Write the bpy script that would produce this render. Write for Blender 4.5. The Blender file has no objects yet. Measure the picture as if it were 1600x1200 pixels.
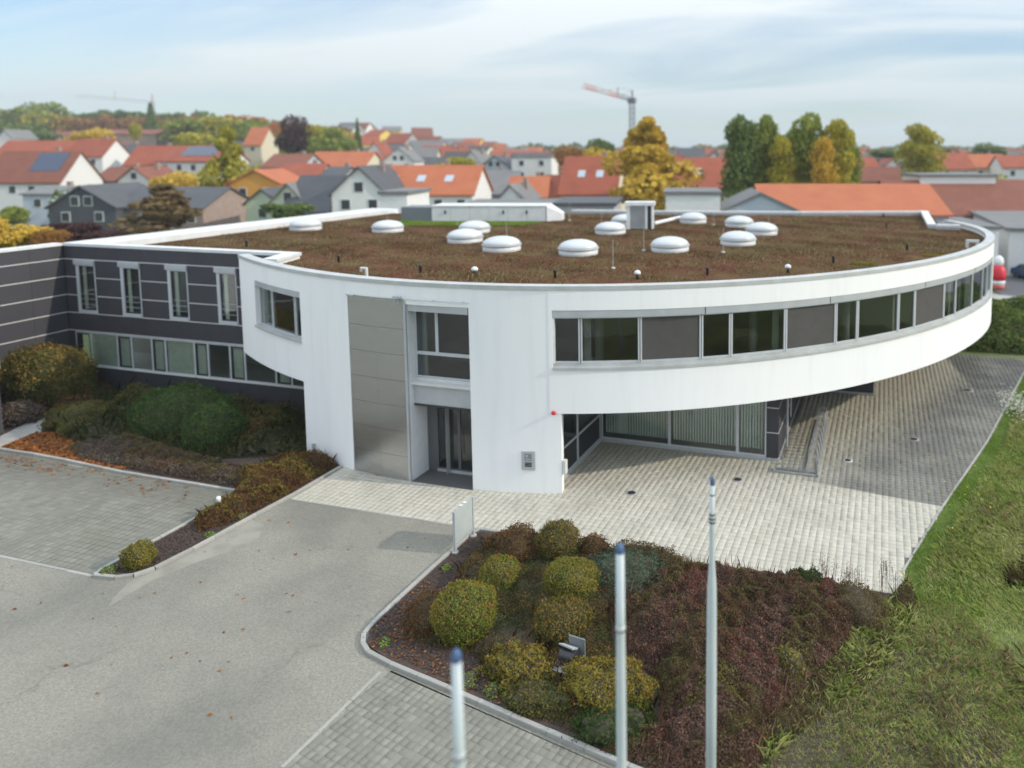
import bpy, math, random
import numpy as np
from mathutils import Vector, Matrix
rnd = random.Random(7)
rng = np.random.default_rng(11)
SC = bpy.context.scene
COL = SC.collection
R = math.radians

# ------------------------------------------------------------------ camera, sky, sun, exposure
# x runs along the facade to the right, y away from the viewer, metres; the camera hovers 12.5 m above the car park
cam = bpy.data.cameras.new('camera')
cam_ob = bpy.data.objects.new('camera', cam)
COL.objects.link(cam_ob)
cam.sensor_width = 36.0
cam.lens = 1152.9 / 1600 * 36
cam.shift_x = -(1053.3 - 800) / 1600
cam.shift_y = -(600 - 343.1) / 1600
cam.clip_start = 0.1
cam.clip_end = 6000
PITCH = math.atan((343.1 - 235.65) / 1152.9)
PSI = 0.27845
cam_ob.location = (0, 0, 12.5)
cam_ob.rotation_euler = (math.pi / 2 - PITCH, 0, PSI)
cam.dof.use_dof = True
cam.dof.focus_distance = 19.5
cam.dof.aperture_fstop = (cam.lens / 1000) / 0.105
SC.camera = cam_ob

SUN_DIR = Vector((1.87, 0.24, 1.0)).normalized()
w = bpy.data.worlds.new('World')
SC.world = w
w.use_nodes = True
nt = w.node_tree
nt.nodes.clear()
def wn(t, **k):
    n = nt.nodes.new(t)
    for a, b in k.items(): setattr(n, a, b)
    return n
wo = wn('ShaderNodeOutputWorld'); bg = wn('ShaderNodeBackground')
sky = wn('ShaderNodeTexSky', sky_type='NISHITA', sun_disc=False)
sky.sun_elevation = math.asin(SUN_DIR.z)
sky.sun_rotation = math.atan2(SUN_DIR.x, SUN_DIR.y)
sky.air_density = 1.0; sky.dust_density = 0.0; sky.ozone_density = 1.5
tc = wn('ShaderNodeTexCoord'); sep = wn('ShaderNodeSeparateXYZ')
nt.links.new(tc.outputs['Generated'], sep.inputs[0])
def wmath(op, a, b=None):
    n = wn('ShaderNodeMath', operation=op)
    for i, v in enumerate((a, b)):
        if v is None: continue
        if isinstance(v, (int, float)): n.inputs[i].default_value = v
        else: nt.links.new(v, n.inputs[i])
    return n.outputs[0]
zz = wmath('ADD', wmath('MAXIMUM', sep.outputs[2], 0.0), 0.16)
cx_ = wmath('DIVIDE', sep.outputs[0], zz); cy_ = wmath('DIVIDE', sep.outputs[1], zz)
cmb = wn('ShaderNodeCombineXYZ'); nt.links.new(cx_, cmb.inputs[0]); nt.links.new(cy_, cmb.inputs[1])
mp = wn('ShaderNodeMapping'); mp.inputs['Rotation'].default_value = (0, 0, R(-30)); mp.inputs['Scale'].default_value = (0.55, 1.5, 1)
mp.inputs['Location'].default_value = (3.1, 1.4, 0)
nt.links.new(cmb.outputs[0], mp.inputs['Vector'])
n1 = wn('ShaderNodeTexNoise'); n1.inputs['Scale'].default_value = 0.8; n1.inputs['Detail'].default_value = 7; n1.inputs['Roughness'].default_value = 0.52; n1.inputs['Distortion'].default_value = 0.5
nt.links.new(mp.outputs[0], n1.inputs['Vector'])
cr = wn('ShaderNodeValToRGB'); cr.color_ramp.elements[0].position = 0.33; cr.color_ramp.elements[1].position = 0.58
cr.color_ramp.elements[0].color = (0, 0, 0, 1); cr.color_ramp.elements[1].color = (0.92, 0.92, 0.92, 1)
nt.links.new(n1.outputs[0], cr.inputs[0])
veil0 = wmath('ADD', wmath('MULTIPLY', cr.outputs[0], 0.84), 0.12)
low = wmath('MAXIMUM', wmath('SUBTRACT', 0.85, wmath('MULTIPLY', wmath('MAXIMUM', sep.outputs[2], 0.0), 8.0)), 0.0)   # the sheet closes up towards the horizon
veil = wmath('MAXIMUM', veil0, low)
mx = wn('ShaderNodeMix', data_type='RGBA')
tint = wn('ShaderNodeVectorMath', operation='MULTIPLY'); nt.links.new(sky.outputs[0], tint.inputs[0]); tint.inputs[1].default_value = (.78, .88, .96)
nt.links.new(veil, mx.inputs[0]); nt.links.new(tint.outputs[0], mx.inputs[6])
lowc = wn('ShaderNodeMix', data_type='RGBA'); nt.links.new(low, lowc.inputs[0]); lowc.inputs[6].default_value = (6.6, 7.05, 7.15, 1); lowc.inputs[7].default_value = (4.5, 5.9, 6.75, 1)
nt.links.new(lowc.outputs[2], mx.inputs[7])
# thin cloud sheet, brightened towards the unseen zenith to light the shaded walls, about as 1 + 2 sin(elevation)
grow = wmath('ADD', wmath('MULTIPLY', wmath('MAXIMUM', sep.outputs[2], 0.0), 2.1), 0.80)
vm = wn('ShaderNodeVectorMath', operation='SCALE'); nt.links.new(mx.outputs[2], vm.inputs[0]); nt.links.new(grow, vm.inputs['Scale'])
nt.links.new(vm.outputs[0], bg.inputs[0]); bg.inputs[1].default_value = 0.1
nt.links.new(bg.outputs[0], wo.inputs[0])

sl = bpy.data.lights.new('sun', 'SUN'); sl.energy = 2.35; sl.angle = R(0.9); sl.color = (1.0, 0.90, 0.75)
so = bpy.data.objects.new('sun', sl); COL.objects.link(so)
so.rotation_euler = SUN_DIR.to_track_quat('Z', 'Y').to_euler(); so.location = (60, 10, 40)
vs = SC.view_settings
vs.view_transform = 'Standard'; vs.look = 'None'; vs.exposure = 0.35; vs.gamma = 1.0; vs.use_curve_mapping = False
SC.cycles.max_bounces = 6; SC.cycles.transparent_max_bounces = 12; SC.cycles.diffuse_bounces = 3
SC.cycles.caustics_reflective = False; SC.cycles.caustics_refractive = False

# ------------------------------------------------------------------ materials
MATS = {}
def ramp_cols(cr, cols):
    e = cr.color_ramp.elements
    while len(e) > 1: e.remove(e[-1])
    e[0].position = 0; e[0].color = (*cols[0], 1)
    for i, c in enumerate(cols[1:], 1):
        k = e.new(i / (len(cols) - 1)); k.color = (*c, 1)
def mat(name, cols, rough=0.7, scale=3.0, detail=4, bump=0.0, bscale=None, metal=0.0, island=0.0, big=None, bigscale=0.25, bigamt=0.5, spec=0.5, trans=0.0, stretch=None):
    """noise-coloured principled material; island adds a random value per mesh island, big multiplies a broad stain"""
    if name in MATS: return MATS[name]
    m = bpy.data.materials.new(name); MATS[name] = m; m.use_nodes = True
    t = m.node_tree; b = t.nodes['Principled BSDF']; L = t.links.new
    b.inputs['Roughness'].default_value = rough; b.inputs['Metallic'].default_value = metal
    b.inputs['Specular IOR Level'].default_value = spec
    if trans and 'Subsurface Weight' in b.inputs: pass
    if isinstance(cols[0], (int, float)): cols = [tuple(c * 0.93 for c in cols), tuple(c * 1.06 for c in cols)]
    g = t.nodes.new('ShaderNodeNewGeometry')
    vec = g.outputs['Position']
    if stretch:
        mpn = t.nodes.new('ShaderNodeMapping'); mpn.inputs['Scale'].default_value = stretch; L(vec, mpn.inputs['Vector']); vec = mpn.outputs[0]
    n = t.nodes.new('ShaderNodeTexNoise'); n.inputs['Scale'].default_value = scale; n.inputs['Detail'].default_value = detail; n.inputs['Roughness'].default_value = 0.65
    L(vec, n.inputs['Vector'])
    mr = t.nodes.new('ShaderNodeMapRange'); mr.inputs[1].default_value = 0.27; mr.inputs[2].default_value = 0.73
    L(n.outputs[0], mr.inputs[0])
    fac = mr.outputs[0]
    if island > 0:
        oi = t.nodes.new('ShaderNodeObjectInfo')
        ad = t.nodes.new('ShaderNodeMath'); ad.operation = 'ADD'; L(g.outputs['Random Per Island'], ad.inputs[0]); L(oi.outputs['Random'], ad.inputs[1])
        fr = t.nodes.new('ShaderNodeMath'); fr.operation = 'FRACT'; L(ad.outputs[0], fr.inputs[0])
        mi = t.nodes.new('ShaderNodeMix'); mi.inputs[0].default_value = island; L(fac, mi.inputs[2]); L(fr.outputs[0], mi.inputs[3]); fac = mi.outputs[0]
    cr = t.nodes.new('ShaderNodeValToRGB'); ramp_cols(cr, cols); L(fac, cr.inputs[0])
    col = cr.outputs[0]
    if big:
        n2 = t.nodes.new('ShaderNodeTexNoise'); n2.inputs['Scale'].default_value = bigscale; n2.inputs['Detail'].default_value = 5; L(g.outputs['Position'], n2.inputs['Vector'])
        m2 = t.nodes.new('ShaderNodeMapRange'); m2.inputs[1].default_value = 0.42; m2.inputs[2].default_value = 0.66; m2.inputs[4].default_value = bigamt; L(n2.outputs[0], m2.inputs[0])
        mm = t.nodes.new('ShaderNodeMix'); mm.data_type = 'RGBA'; L(m2.outputs[0], mm.inputs[0]); L(col, mm.inputs[6]); mm.inputs[7].default_value = (*big, 1); col = mm.outputs[2]
    L(col, b.inputs['Base Color'])
    if bump > 0:
        nb = t.nodes.new('ShaderNodeTexNoise'); nb.inputs['Scale'].default_value = bscale or scale * 6; nb.inputs['Detail'].default_value = 5; L(g.outputs['Position'], nb.inputs['Vector'])
        bp = t.nodes.new('ShaderNodeBump'); bp.inputs['Strength'].default_value = bump; bp.inputs['Distance'].default_value = 0.02; L(nb.outputs[0], bp.inputs['Height']); L(bp.outputs[0], b.inputs['Normal'])
    return m
def leafmat(name, cols, rough=0.6, scale=1.2, island=0.6, transl=0.35):
    m = mat(name, cols, rough=rough, scale=scale, island=island, spec=0.12)
    t = m.node_tree; b = t.nodes['Principled BSDF']; out = t.nodes['Material Output']
    tr = t.nodes.new('ShaderNodeBsdfTranslucent'); ms = t.nodes.new('ShaderNodeMixShader'); ms.inputs[0].default_value = transl
    t.links.new(b.inputs['Base Color'].links[0].from_socket, tr.inputs[0])
    t.links.new(b.outputs[0], ms.inputs[1]); t.links.new(tr.outputs[0], ms.inputs[2]); t.links.new(ms.outputs[0], out.inputs[0])
    return m
def glassmat(name, tint, rough=0.03, wob=0.0):
    if name in MATS: return MATS[name]
    m = bpy.data.materials.new(name); MATS[name] = m; m.use_nodes = True; t = m.node_tree; t.nodes.clear(); L = t.links.new
    o = t.nodes.new('ShaderNodeOutputMaterial'); a = t.nodes.new('ShaderNodeBsdfTransparent'); a.inputs[0].default_value = (*tint, 1)
    g = t.nodes.new('ShaderNodeBsdfGlossy'); g.inputs[0].default_value = (.95, .97, 1, 1); g.inputs['Roughness'].default_value = rough
    f = t.nodes.new('ShaderNodeLayerWeight'); f.inputs[0].default_value = .5   # facing = 1 - |cos|, the same from both sides
    pw = t.nodes.new('ShaderNodeMath'); pw.operation = 'POWER'; L(f.outputs['Facing'], pw.inputs[0]); pw.inputs[1].default_value = 4.0
    ma = t.nodes.new('ShaderNodeMath'); ma.operation = 'MULTIPLY_ADD'; L(pw.outputs[0], ma.inputs[0]); ma.inputs[1].default_value = .85; ma.inputs[2].default_value = .07
    s = t.nodes.new('ShaderNodeMixShader'); L(ma.outputs[0], s.inputs[0]); L(a.outputs[0], s.inputs[1]); L(g.outputs[0], s.inputs[2]); L(s.outputs[0], o.inputs[0])
    if wob:
        ge = t.nodes.new('ShaderNodeNewGeometry'); nb = t.nodes.new('ShaderNodeTexNoise'); nb.inputs['Scale'].default_value = 0.8; L(ge.outputs['Position'], nb.inputs['Vector'])
        bp = t.nodes.new('ShaderNodeBump'); bp.inputs['Strength'].default_value = wob; bp.inputs['Distance'].default_value = 0.05; L(nb.outputs[0], bp.inputs['Height']); L(bp.outputs[0], g.inputs['Normal']); L(bp.outputs[0], f.inputs['Normal'])
    return m

M_white = mat('white_render', [(.82, .825, .825), (.87, .872, .87), (.885, .887, .885)], rough=.85, scale=1.0, detail=8, bump=.3, bscale=50, spec=.3, stretch=(2.2, 2.2, .22))
M_white2 = mat('white_paint', (.74, .75, .75), rough=.5)
M_alu = mat('aluminium', [(.42, .44, .46), (.50, .52, .54)], rough=.45, scale=1.5, metal=.2)
M_cop = mat('coping_metal', [(.40, .41, .40), (.56, .57, .56)], rough=.5, scale=1.3, detail=6, metal=.15)
M_coplight = mat('coping_light', [(.60, .61, .61), (.72, .73, .73)], rough=.55, scale=1.5, metal=.05)
M_frame = mat('window_frame', (.52, .54, .56), rough=.45)
M_trim = mat('white_trim', (.62, .62, .60), rough=.6)
M_dark = mat('dark_metal', (.03, .032, .036), rough=.5)
M_panel = mat('anthracite_panel', [(.044, .043, .051), (.060, .058, .067)], rough=.62, scale=1.1, detail=6, island=.35, spec=.35)
M_steel = mat('brushed_steel', [(.42, .42, .415), (.52, .52, .51)], rough=.27, scale=2.2, detail=7, metal=.8, island=.12, stretch=(1, 1, 6))
M_glass = glassmat('tinted_glass', (.64, .66, .66), wob=.15)
M_glass2 = glassmat('clear_glass', (.84, .87, .855), wob=.1)
M_inner = mat('interior_wall', (.42, .42, .40), rough=.9)
M_innerw = mat('interior_white', (.55, .57, .53), rough=.9)
M_screen = mat('roller_screen', [(.066, .062, .060), (.085, .079, .075)], rough=.85, scale=2)
M_slat = mat('blind_slat', [(.62, .72, .64), (.80, .86, .80)], rough=.8, scale=2, island=.5)
M_curtain = mat('curtain', [(.50, .55, .45), (.66, .70, .60)], rough=.9, scale=3)
M_concrete = mat('concrete', [(.30, .29, .27), (.42, .41, .38)], rough=.9, scale=2.5, detail=8, bump=.3, bscale=30)
M_kerb = mat('kerb_concrete', [(.26, .255, .23), (.42, .41, .38)], rough=.9, scale=5, detail=8, island=.5, bump=.3, bscale=40)
M_asph = mat('asphalt', [(.165, .154, .124), (.238, .225, .186), (.278, .264, .22), (.37, .352, .298)], rough=.92, scale=19, detail=9, bump=.5, bscale=70, big=(.18, .172, .147), bigscale=.30, bigamt=.9)
def add_cracks(m):
    """hairline cracks and coarse aggregate in the asphalt"""
    t = m.node_tree; b = t.nodes['Principled BSDF']; L = t.links.new; src = b.inputs['Base Color'].links[0].from_socket
    g = t.nodes.new('ShaderNodeNewGeometry'); n = t.nodes.new('ShaderNodeTexNoise'); n.inputs['Scale'].default_value = 1.1; n.inputs['Detail'].default_value = 6; L(g.outputs['Position'], n.inputs['Vector'])
    ad = t.nodes.new('ShaderNodeVectorMath'); ad.operation = 'MULTIPLY_ADD'; L(n.outputs['Color'], ad.inputs[0]); ad.inputs[1].default_value = (1.6, 1.6, 0); L(g.outputs['Position'], ad.inputs[2])
    v = t.nodes.new('ShaderNodeTexVoronoi'); v.feature = 'DISTANCE_TO_EDGE'; v.inputs['Scale'].default_value = .22; L(ad.outputs[0], v.inputs['Vector'])
    r = t.nodes.new('ShaderNodeMapRange'); r.inputs[1].default_value = .0; r.inputs[2].default_value = .006; r.inputs[3].default_value = .34; r.inputs[4].default_value = 0; L(v.outputs['Distance'], r.inputs[0])
    n2 = t.nodes.new('ShaderNodeTexNoise'); n2.inputs['Scale'].default_value = .35; L(g.outputs['Position'], n2.inputs['Vector'])
    r2 = t.nodes.new('ShaderNodeMapRange'); r2.inputs[1].default_value = .5; r2.inputs[2].default_value = .62; L(n2.outputs[0], r2.inputs[0])
    mu = t.nodes.new('ShaderNodeMath'); mu.operation = 'MULTIPLY'; L(r.outputs[0], mu.inputs[0]); L(r2.outputs[0], mu.inputs[1])
    mm = t.nodes.new('ShaderNodeMix'); mm.data_type = 'RGBA'; L(mu.outputs[0], mm.inputs[0]); L(src, mm.inputs[6]); mm.inputs[7].default_value = (.06, .057, .05, 1)
    v2 = t.nodes.new('ShaderNodeTexVoronoi'); v2.inputs['Scale'].default_value = 22; L(g.outputs['Position'], v2.inputs['Vector'])
    s2 = t.nodes.new('ShaderNodeSeparateColor'); L(v2.outputs['Color'], s2.inputs[0]); r3 = t.nodes.new('ShaderNodeMapRange'); r3.inputs[3].default_value = .88; r3.inputs[4].default_value = 1.12; L(s2.outputs[0], r3.inputs[0])
    sc = t.nodes.new('ShaderNodeVectorMath'); sc.operation = 'SCALE'; L(mm.outputs[2], sc.inputs[0]); L(r3.outputs[0], sc.inputs['Scale']); L(sc.outputs[0], b.inputs['Base Color'])
add_cracks(M_asph)
M_asph_new = mat('asphalt_dark_patch', [(.15, .145, .128), (.20, .194, .175)], rough=.92, scale=30, detail=10, bump=.5, bscale=70)
M_asph_light = mat('asphalt_pale_patch', [(.27, .255, .21), (.34, .325, .275)], rough=.92, scale=24, detail=10, bump=.4, bscale=70, big=(.15, .145, .13), bigscale=1.1, bigamt=.5)
M_asph_far = mat('car_park_asphalt', [(.07, .072, .078), (.11, .112, .12)], rough=.8, scale=3, detail=8)
M_joint = mat('joint_sand', [(.20, .19, .16), (.27, .255, .22)], rough=.95, scale=9, detail=6, big=(.06, .06, .045), bigscale=.35, bigamt=.6)
M_bark = mat('bark_mulch', [(.035, .022, .017), (.08, .055, .045), (.13, .10, .085)], rough=.95, scale=22, detail=9, bump=1, bscale=30, island=.5)
M_soil = mat('bed_soil', [(.03, .024, .018), (.055, .045, .03)], rough=.98, scale=8, detail=8, bump=.8, bscale=16)
M_lawn = mat('lawn_soil', [(.09, .13, .03), (.17, .19, .07)], rough=.98, scale=2.2, detail=8, bump=.8, bscale=16)
M_wood = mat('bark_wood', [(.06, .045, .035), (.12, .095, .075)], rough=.9, scale=6)

def pavemat(name, cols, stain, stain_nodes):
    """paver colours: random per stone, with damp and mossy stains whose outline is set in world metres"""
    m = mat(name, cols, rough=.9, scale=1.3, detail=6, island=.42, bump=.25, bscale=45)
    t = m.node_tree; b = t.nodes['Principled BSDF']; L = t.links.new
    src = b.inputs['Base Color'].links[0].from_socket
    g = t.nodes.new('ShaderNodeNewGeometry'); s = t.nodes.new('ShaderNodeSeparateXYZ'); L(g.outputs['Position'], s.inputs[0])
    n = t.nodes.new('ShaderNodeTexNoise'); n.inputs['Scale'].default_value = .9; n.inputs['Detail'].default_value = 7; L(g.outputs['Position'], n.inputs['Vector'])
    def half(a, bb, c, soft, wob):   # soft half plane a*x+b*y>c
        x = t.nodes.new('ShaderNodeMath'); x.operation = 'MULTIPLY'; L(s.outputs[0], x.inputs[0]); x.inputs[1].default_value = a
        y = t.nodes.new('ShaderNodeMath'); y.operation = 'MULTIPLY_ADD'; L(s.outputs[1], y.inputs[0]); y.inputs[1].default_value = bb; L(x.outputs[0], y.inputs[2])
        z = t.nodes.new('ShaderNodeMath'); z.operation = 'MULTIPLY_ADD'; L(n.outputs[0], z.inputs[0]); z.inputs[1].default_value = wob; L(y.outputs[0], z.inputs[2])
        r = t.nodes.new('ShaderNodeMapRange'); r.inputs[1].default_value = c - soft + wob * .5; r.inputs[2].default_value = c + soft + wob * .5; L(z.outputs[0], r.inputs[0])
        return r.outputs[0]
    col = src
    for planes, amt, sc in stain_nodes:
        f = None
        for p in planes:
            h = half(*p)
            if f is None: f = h
            else:
                k = t.nodes.new('ShaderNodeMath'); k.operation = 'MULTIPLY'; L(f, k.inputs[0]); L(h, k.inputs[1]); f = k.outputs[0]
        k = t.nodes.new('ShaderNodeMath'); k.operation = 'MULTIPLY'; L(f, k.inputs[0]); k.inputs[1].default_value = amt
        mm = t.nodes.new('ShaderNodeMix'); mm.data_type = 'RGBA'; mm.blend_type = 'MIX'; L(k.outputs[0], mm.inputs[0]); L(col, mm.inputs[6]); mm.inputs[7].default_value = (*sc, 1); col = mm.outputs[2]
    # general blotches of moss
    n2 = t.nodes.new('ShaderNodeTexNoise'); n2.inputs['Scale'].default_value = stain[1]; n2.inputs['Detail'].default_value = 6; L(g.outputs['Position'], n2.inputs['Vector'])
    r2 = t.nodes.new('ShaderNodeMapRange'); r2.inputs[1].default_value = .45; r2.inputs[2].default_value = .7; r2.inputs[4].default_value = stain[2]; L(n2.outputs[0], r2.inputs[0])
    mm = t.nodes.new('ShaderNodeMix'); mm.data_type = 'RGBA'; L(r2.outputs[0], mm.inputs[0]); L(col, mm.inputs[6]); mm.inputs[7].default_value = (*stain[0], 1)
    L(mm.outputs[2], b.inputs['Base Color'])
    return m
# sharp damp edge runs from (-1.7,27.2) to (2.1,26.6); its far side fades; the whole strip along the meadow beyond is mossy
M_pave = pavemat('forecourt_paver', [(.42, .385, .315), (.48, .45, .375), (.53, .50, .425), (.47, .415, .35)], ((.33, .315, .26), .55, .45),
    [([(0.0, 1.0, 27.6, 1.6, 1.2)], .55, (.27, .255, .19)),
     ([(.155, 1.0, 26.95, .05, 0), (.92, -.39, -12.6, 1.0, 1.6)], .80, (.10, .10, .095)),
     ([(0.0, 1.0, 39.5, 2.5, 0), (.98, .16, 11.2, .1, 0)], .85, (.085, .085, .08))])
M_pave_l = pavemat('parking_paver', [(.165, .158, .132), (.21, .202, .17), (.28, .27, .23)], ((.16, .165, .125), .5, .7),
    [([(0, 1, 19.3, .9, 1.2)], .6, (.115, .11, .09))])
M_pave_b = pavemat('grey_paver', [(.17, .163, .135), (.215, .208, .172), (.285, .275, .23)], ((.165, .165, .145), .7, .6), [])
# ------------------------------------------------------------------ object helpers
def link(o, parent=None):
    COL.objects.link(o)
    if parent is not None: o.parent = parent
    return o
def tag(o, label=None, cat=None, group=None, kind=None):
    if label: o['label'] = label
    if cat: o['category'] = cat
    if group: o['group'] = group
    if kind: o['kind'] = kind
    return o
def empty(name, loc=(0, 0, 0), rz=0.0, label=None, cat=None, group=None):
    o = bpy.data.objects.new(name, None); o.empty_display_size = .2; o.location = loc; o.rotation_euler = (0, 0, rz)
    link(o); return tag(o, label, cat, group)
def copy_tree(o, parent=None):
    c = o.copy(); COL.objects.link(c)
    if parent is not None: c.parent = parent; c.matrix_parent_inverse = o.matrix_parent_inverse.copy()
    for ch in o.children: copy_tree(ch, c)
    return c
def npmesh(name, verts, faces_n, nper, mats, smooth=False):
    """verts (N,3); faces_n: flat int array of loops, nper loops per face"""
    me = bpy.data.meshes.new(name); v = np.asarray(verts, dtype=np.float32).reshape(-1); f = np.asarray(faces_n, dtype=np.int32).reshape(-1)
    me.vertices.add(len(v) // 3); me.vertices.foreach_set('co', v)
    me.loops.add(len(f)); me.loops.foreach_set('vertex_index', f)
    nf = len(f) // nper
    me.polygons.add(nf); me.polygons.foreach_set('loop_start', np.arange(nf, dtype=np.int32) * nper)
    me.update(calc_edges=True)
    me.materials.append(mats)
    if smooth: me.polygons.foreach_set('use_smooth', np.ones(nf, dtype=bool))
    return me
def nobj(name, me, parent=None, loc=None):
    o = bpy.data.objects.new(name, me); link(o, parent)
    if loc is not None: o.location = loc
    return o
class MB:
    """collects simple solids; build() links them as one mesh object"""
    def __init__(s): s.v = []; s.f = []; s.sm = []
    def add(s, vs, fs, smooth=False):
        o = len(s.v); s.v += [tuple(p) for p in vs]; s.f += [tuple(i + o for i in f) for f in fs]; s.sm += [smooth] * len(fs); return s
    def box(s, x0, x1, y0, y1, z0, z1):
        if x0 > x1: x0, x1 = x1, x0
        if y0 > y1: y0, y1 = y1, y0
        return s.add([(x0, y0, z0), (x1, y0, z0), (x1, y1, z0), (x0, y1, z0), (x0, y0, z1), (x1, y0, z1), (x1, y1, z1), (x0, y1, z1)],
                     [(0, 3, 2, 1), (4, 5, 6, 7), (0, 1, 5, 4), (1, 2, 6, 5), (2, 3, 7, 6), (3, 0, 4, 7)])
    def prism(s, poly, z0, z1):
        n = len(poly)
        a = sum(poly[i][0] * poly[(i + 1) % n][1] - poly[(i + 1) % n][0] * poly[i][1] for i in range(n))
        if a < 0: poly = poly[::-1]
        zt = z1 if hasattr(z1, '__len__') else [z1] * n
        return s.add([(p[0], p[1], z0) for p in poly] + [(p[0], p[1], zt[i]) for i, p in enumerate(poly)],
                     [tuple(range(n))[::-1], tuple(range(n, 2 * n))] + [(i, (i + 1) % n, n + (i + 1) % n, n + i) for i in range(n)])
    def tube(s, p, q, r, r2=None, n=8, caps=True):
        p = Vector(p); q = Vector(q); r2 = r if r2 is None else r2
        d = (q - p).normalized(); u = d.orthogonal().normalized(); w_ = d.cross(u)
        vs = []
        for c, rr in ((p, r), (q, r2)):
            for i in range(n):
                a = 2 * math.pi * i / n; vs.append(c + (u * math.cos(a) + w_ * math.sin(a)) * rr)
        fs = [(i, (i + 1) % n, n + (i + 1) % n, n + i) for i in range(n)]
        s.add(vs, fs, n > 5)
        if caps: s.add(vs, [tuple(range(n))[::-1], tuple(range(n, 2 * n))])
        return s
    def lathe(s, prof, c=(0, 0, 0), n=24):
        vs = []; fs = []
        for r, z in prof:
            for i in range(n):
                a = 2 * math.pi * i / n; vs.append((c[0] + r * math.cos(a), c[1] + r * math.sin(a), c[2] + z))
        for k in range(len(prof) - 1):
            for i in range(n): fs.append((k * n + i, k * n + (i + 1) % n, (k + 1) * n + (i + 1) % n, (k + 1) * n + i))
        fs.append(tuple(range(n))[::-1]); fs.append(tuple(range((len(prof) - 1) * n, len(prof) * n)))
        return s.add(vs, fs, True)
    def quad(s, a, b, c, d): return s.add([a, b, c, d], [(0, 1, 2, 3)])
    def mesh(s, name, material):
        me = bpy.data.meshes.new(name); me.from_pydata(s.v, [], s.f); me.materials.append(material)
        if any(s.sm): me.polygons.foreach_set('use_smooth', s.sm)
        me.update(); return me
    def build(s, name, material, parent=None, origin=None, bevel=0.0):
        if origin is None and parent is not None:
            # parts are modelled in world metres; shift by the thing's own (unrotated) place
            p = parent; o = Vector((0, 0, 0))
            while p is not None: o += p.location; p = p.parent
            origin = o
        if origin is not None and tuple(origin) != (0, 0, 0): s.v = [(a - origin[0], b - origin[1], c - origin[2]) for a, b, c in s.v]
        ob = nobj(name, s.mesh(name, material), parent)
        if bevel:
            md = ob.modifiers.new('bevel', 'BEVEL'); md.width = bevel; md.segments = 2; md.limit_method = 'ANGLE'
        return ob
    def thing(s, name, material, label, cat, group=None, bevel=0.0):
        """a top-level single-mesh object with its origin at the base"""
        a = np.array(s.v); o = ((a[:, 0].min() + a[:, 0].max()) / 2, (a[:, 1].min() + a[:, 1].max()) / 2, a[:, 2].min())
        ob = s.build(name, material, None, o, bevel); ob.location = o; return tag(ob, label, cat, group)
def struct(name, mb, material):
    return tag(mb.build(name, material), kind='structure')

def leaves(c, nrm, size, aspect=.6, jitter=.9, rg=rng):
    """leaf quads (kite shaped) at centres c with rough normals; returns verts, flat faces"""
    n = len(c); nn = nrm + rg.normal(0, jitter, (n, 3)); nn /= np.linalg.norm(nn, axis=1)[:, None] + 1e-9
    t = rg.normal(0, 1, (n, 3)); u = np.cross(nn, t); u /= np.linalg.norm(u, axis=1)[:, None] + 1e-9; w_ = np.cross(nn, u)
    s = (size * rg.uniform(.6, 1.35, n))[:, None]
    v = np.stack([c - u * s, c + w_ * s * aspect, c + u * s, c - w_ * s * aspect], 1)
    return v.reshape(-1, 3), np.arange(4 * n)
def lump(d, seed, k=3.0):
    """smooth bumpy function of direction / position, about -1..1"""
    r = np.random.default_rng(seed); o = 0
    for i in range(5):
        f = r.normal(0, k * (1 + i * .5), 3); o = o + np.sin(d @ f + r.uniform(0, 6)) / (1 + i * .5)
    return o / 2.2
def inpoly(px, py, poly):
    x = np.asarray(px); y = np.asarray(py); r = np.zeros(x.shape, bool); n = len(poly)
    for i in range(n):
        x0, y0 = poly[i]; x1, y1 = poly[(i + 1) % n]
        c = ((y0 > y) != (y1 > y)); xi = (x1 - x0) * (y - y0) / ((y1 - y0) if y1 != y0 else 1e-9) + x0
        r ^= c & (x < xi)
    return r
def bush_mesh(name, rx, ry, rz, n, leaf, material, seed, square=2.0, rough=.10, low=-.75, inner=.25, lift=None):
    n = int(n * 1.6); r = np.random.default_rng(seed); d = r.normal(0, 1, (n, 3)); d /= np.linalg.norm(d, axis=1)[:, None]
    d = d[d[:, 2] > low]
    q = (np.abs(d) ** square).sum(1) ** (-1 / square)
    rad = q * (1 + rough * lump(d, seed, 3.5) + rough * .8 * lump(d, seed + 1, 9))
    rad *= 1 - inner * r.power(3, len(d))[::-1] * r.uniform(0, 1, len(d)) ** 2 + r.normal(0, .018, len(d)) + (r.uniform(0, 1, len(d)) < .12) * r.exponential(.045, len(d))
    p = d * rad[:, None] * np.array([rx, ry, rz])
    v, f = leaves(p, d, leaf, jitter=.7, rg=r)
    v[:, 2] += rz * min(1, -low + .12) if lift is None else lift
    v[:, 2] = np.maximum(v[:, 2], .01)
    return npmesh(name, v, f, 4, material)
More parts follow.
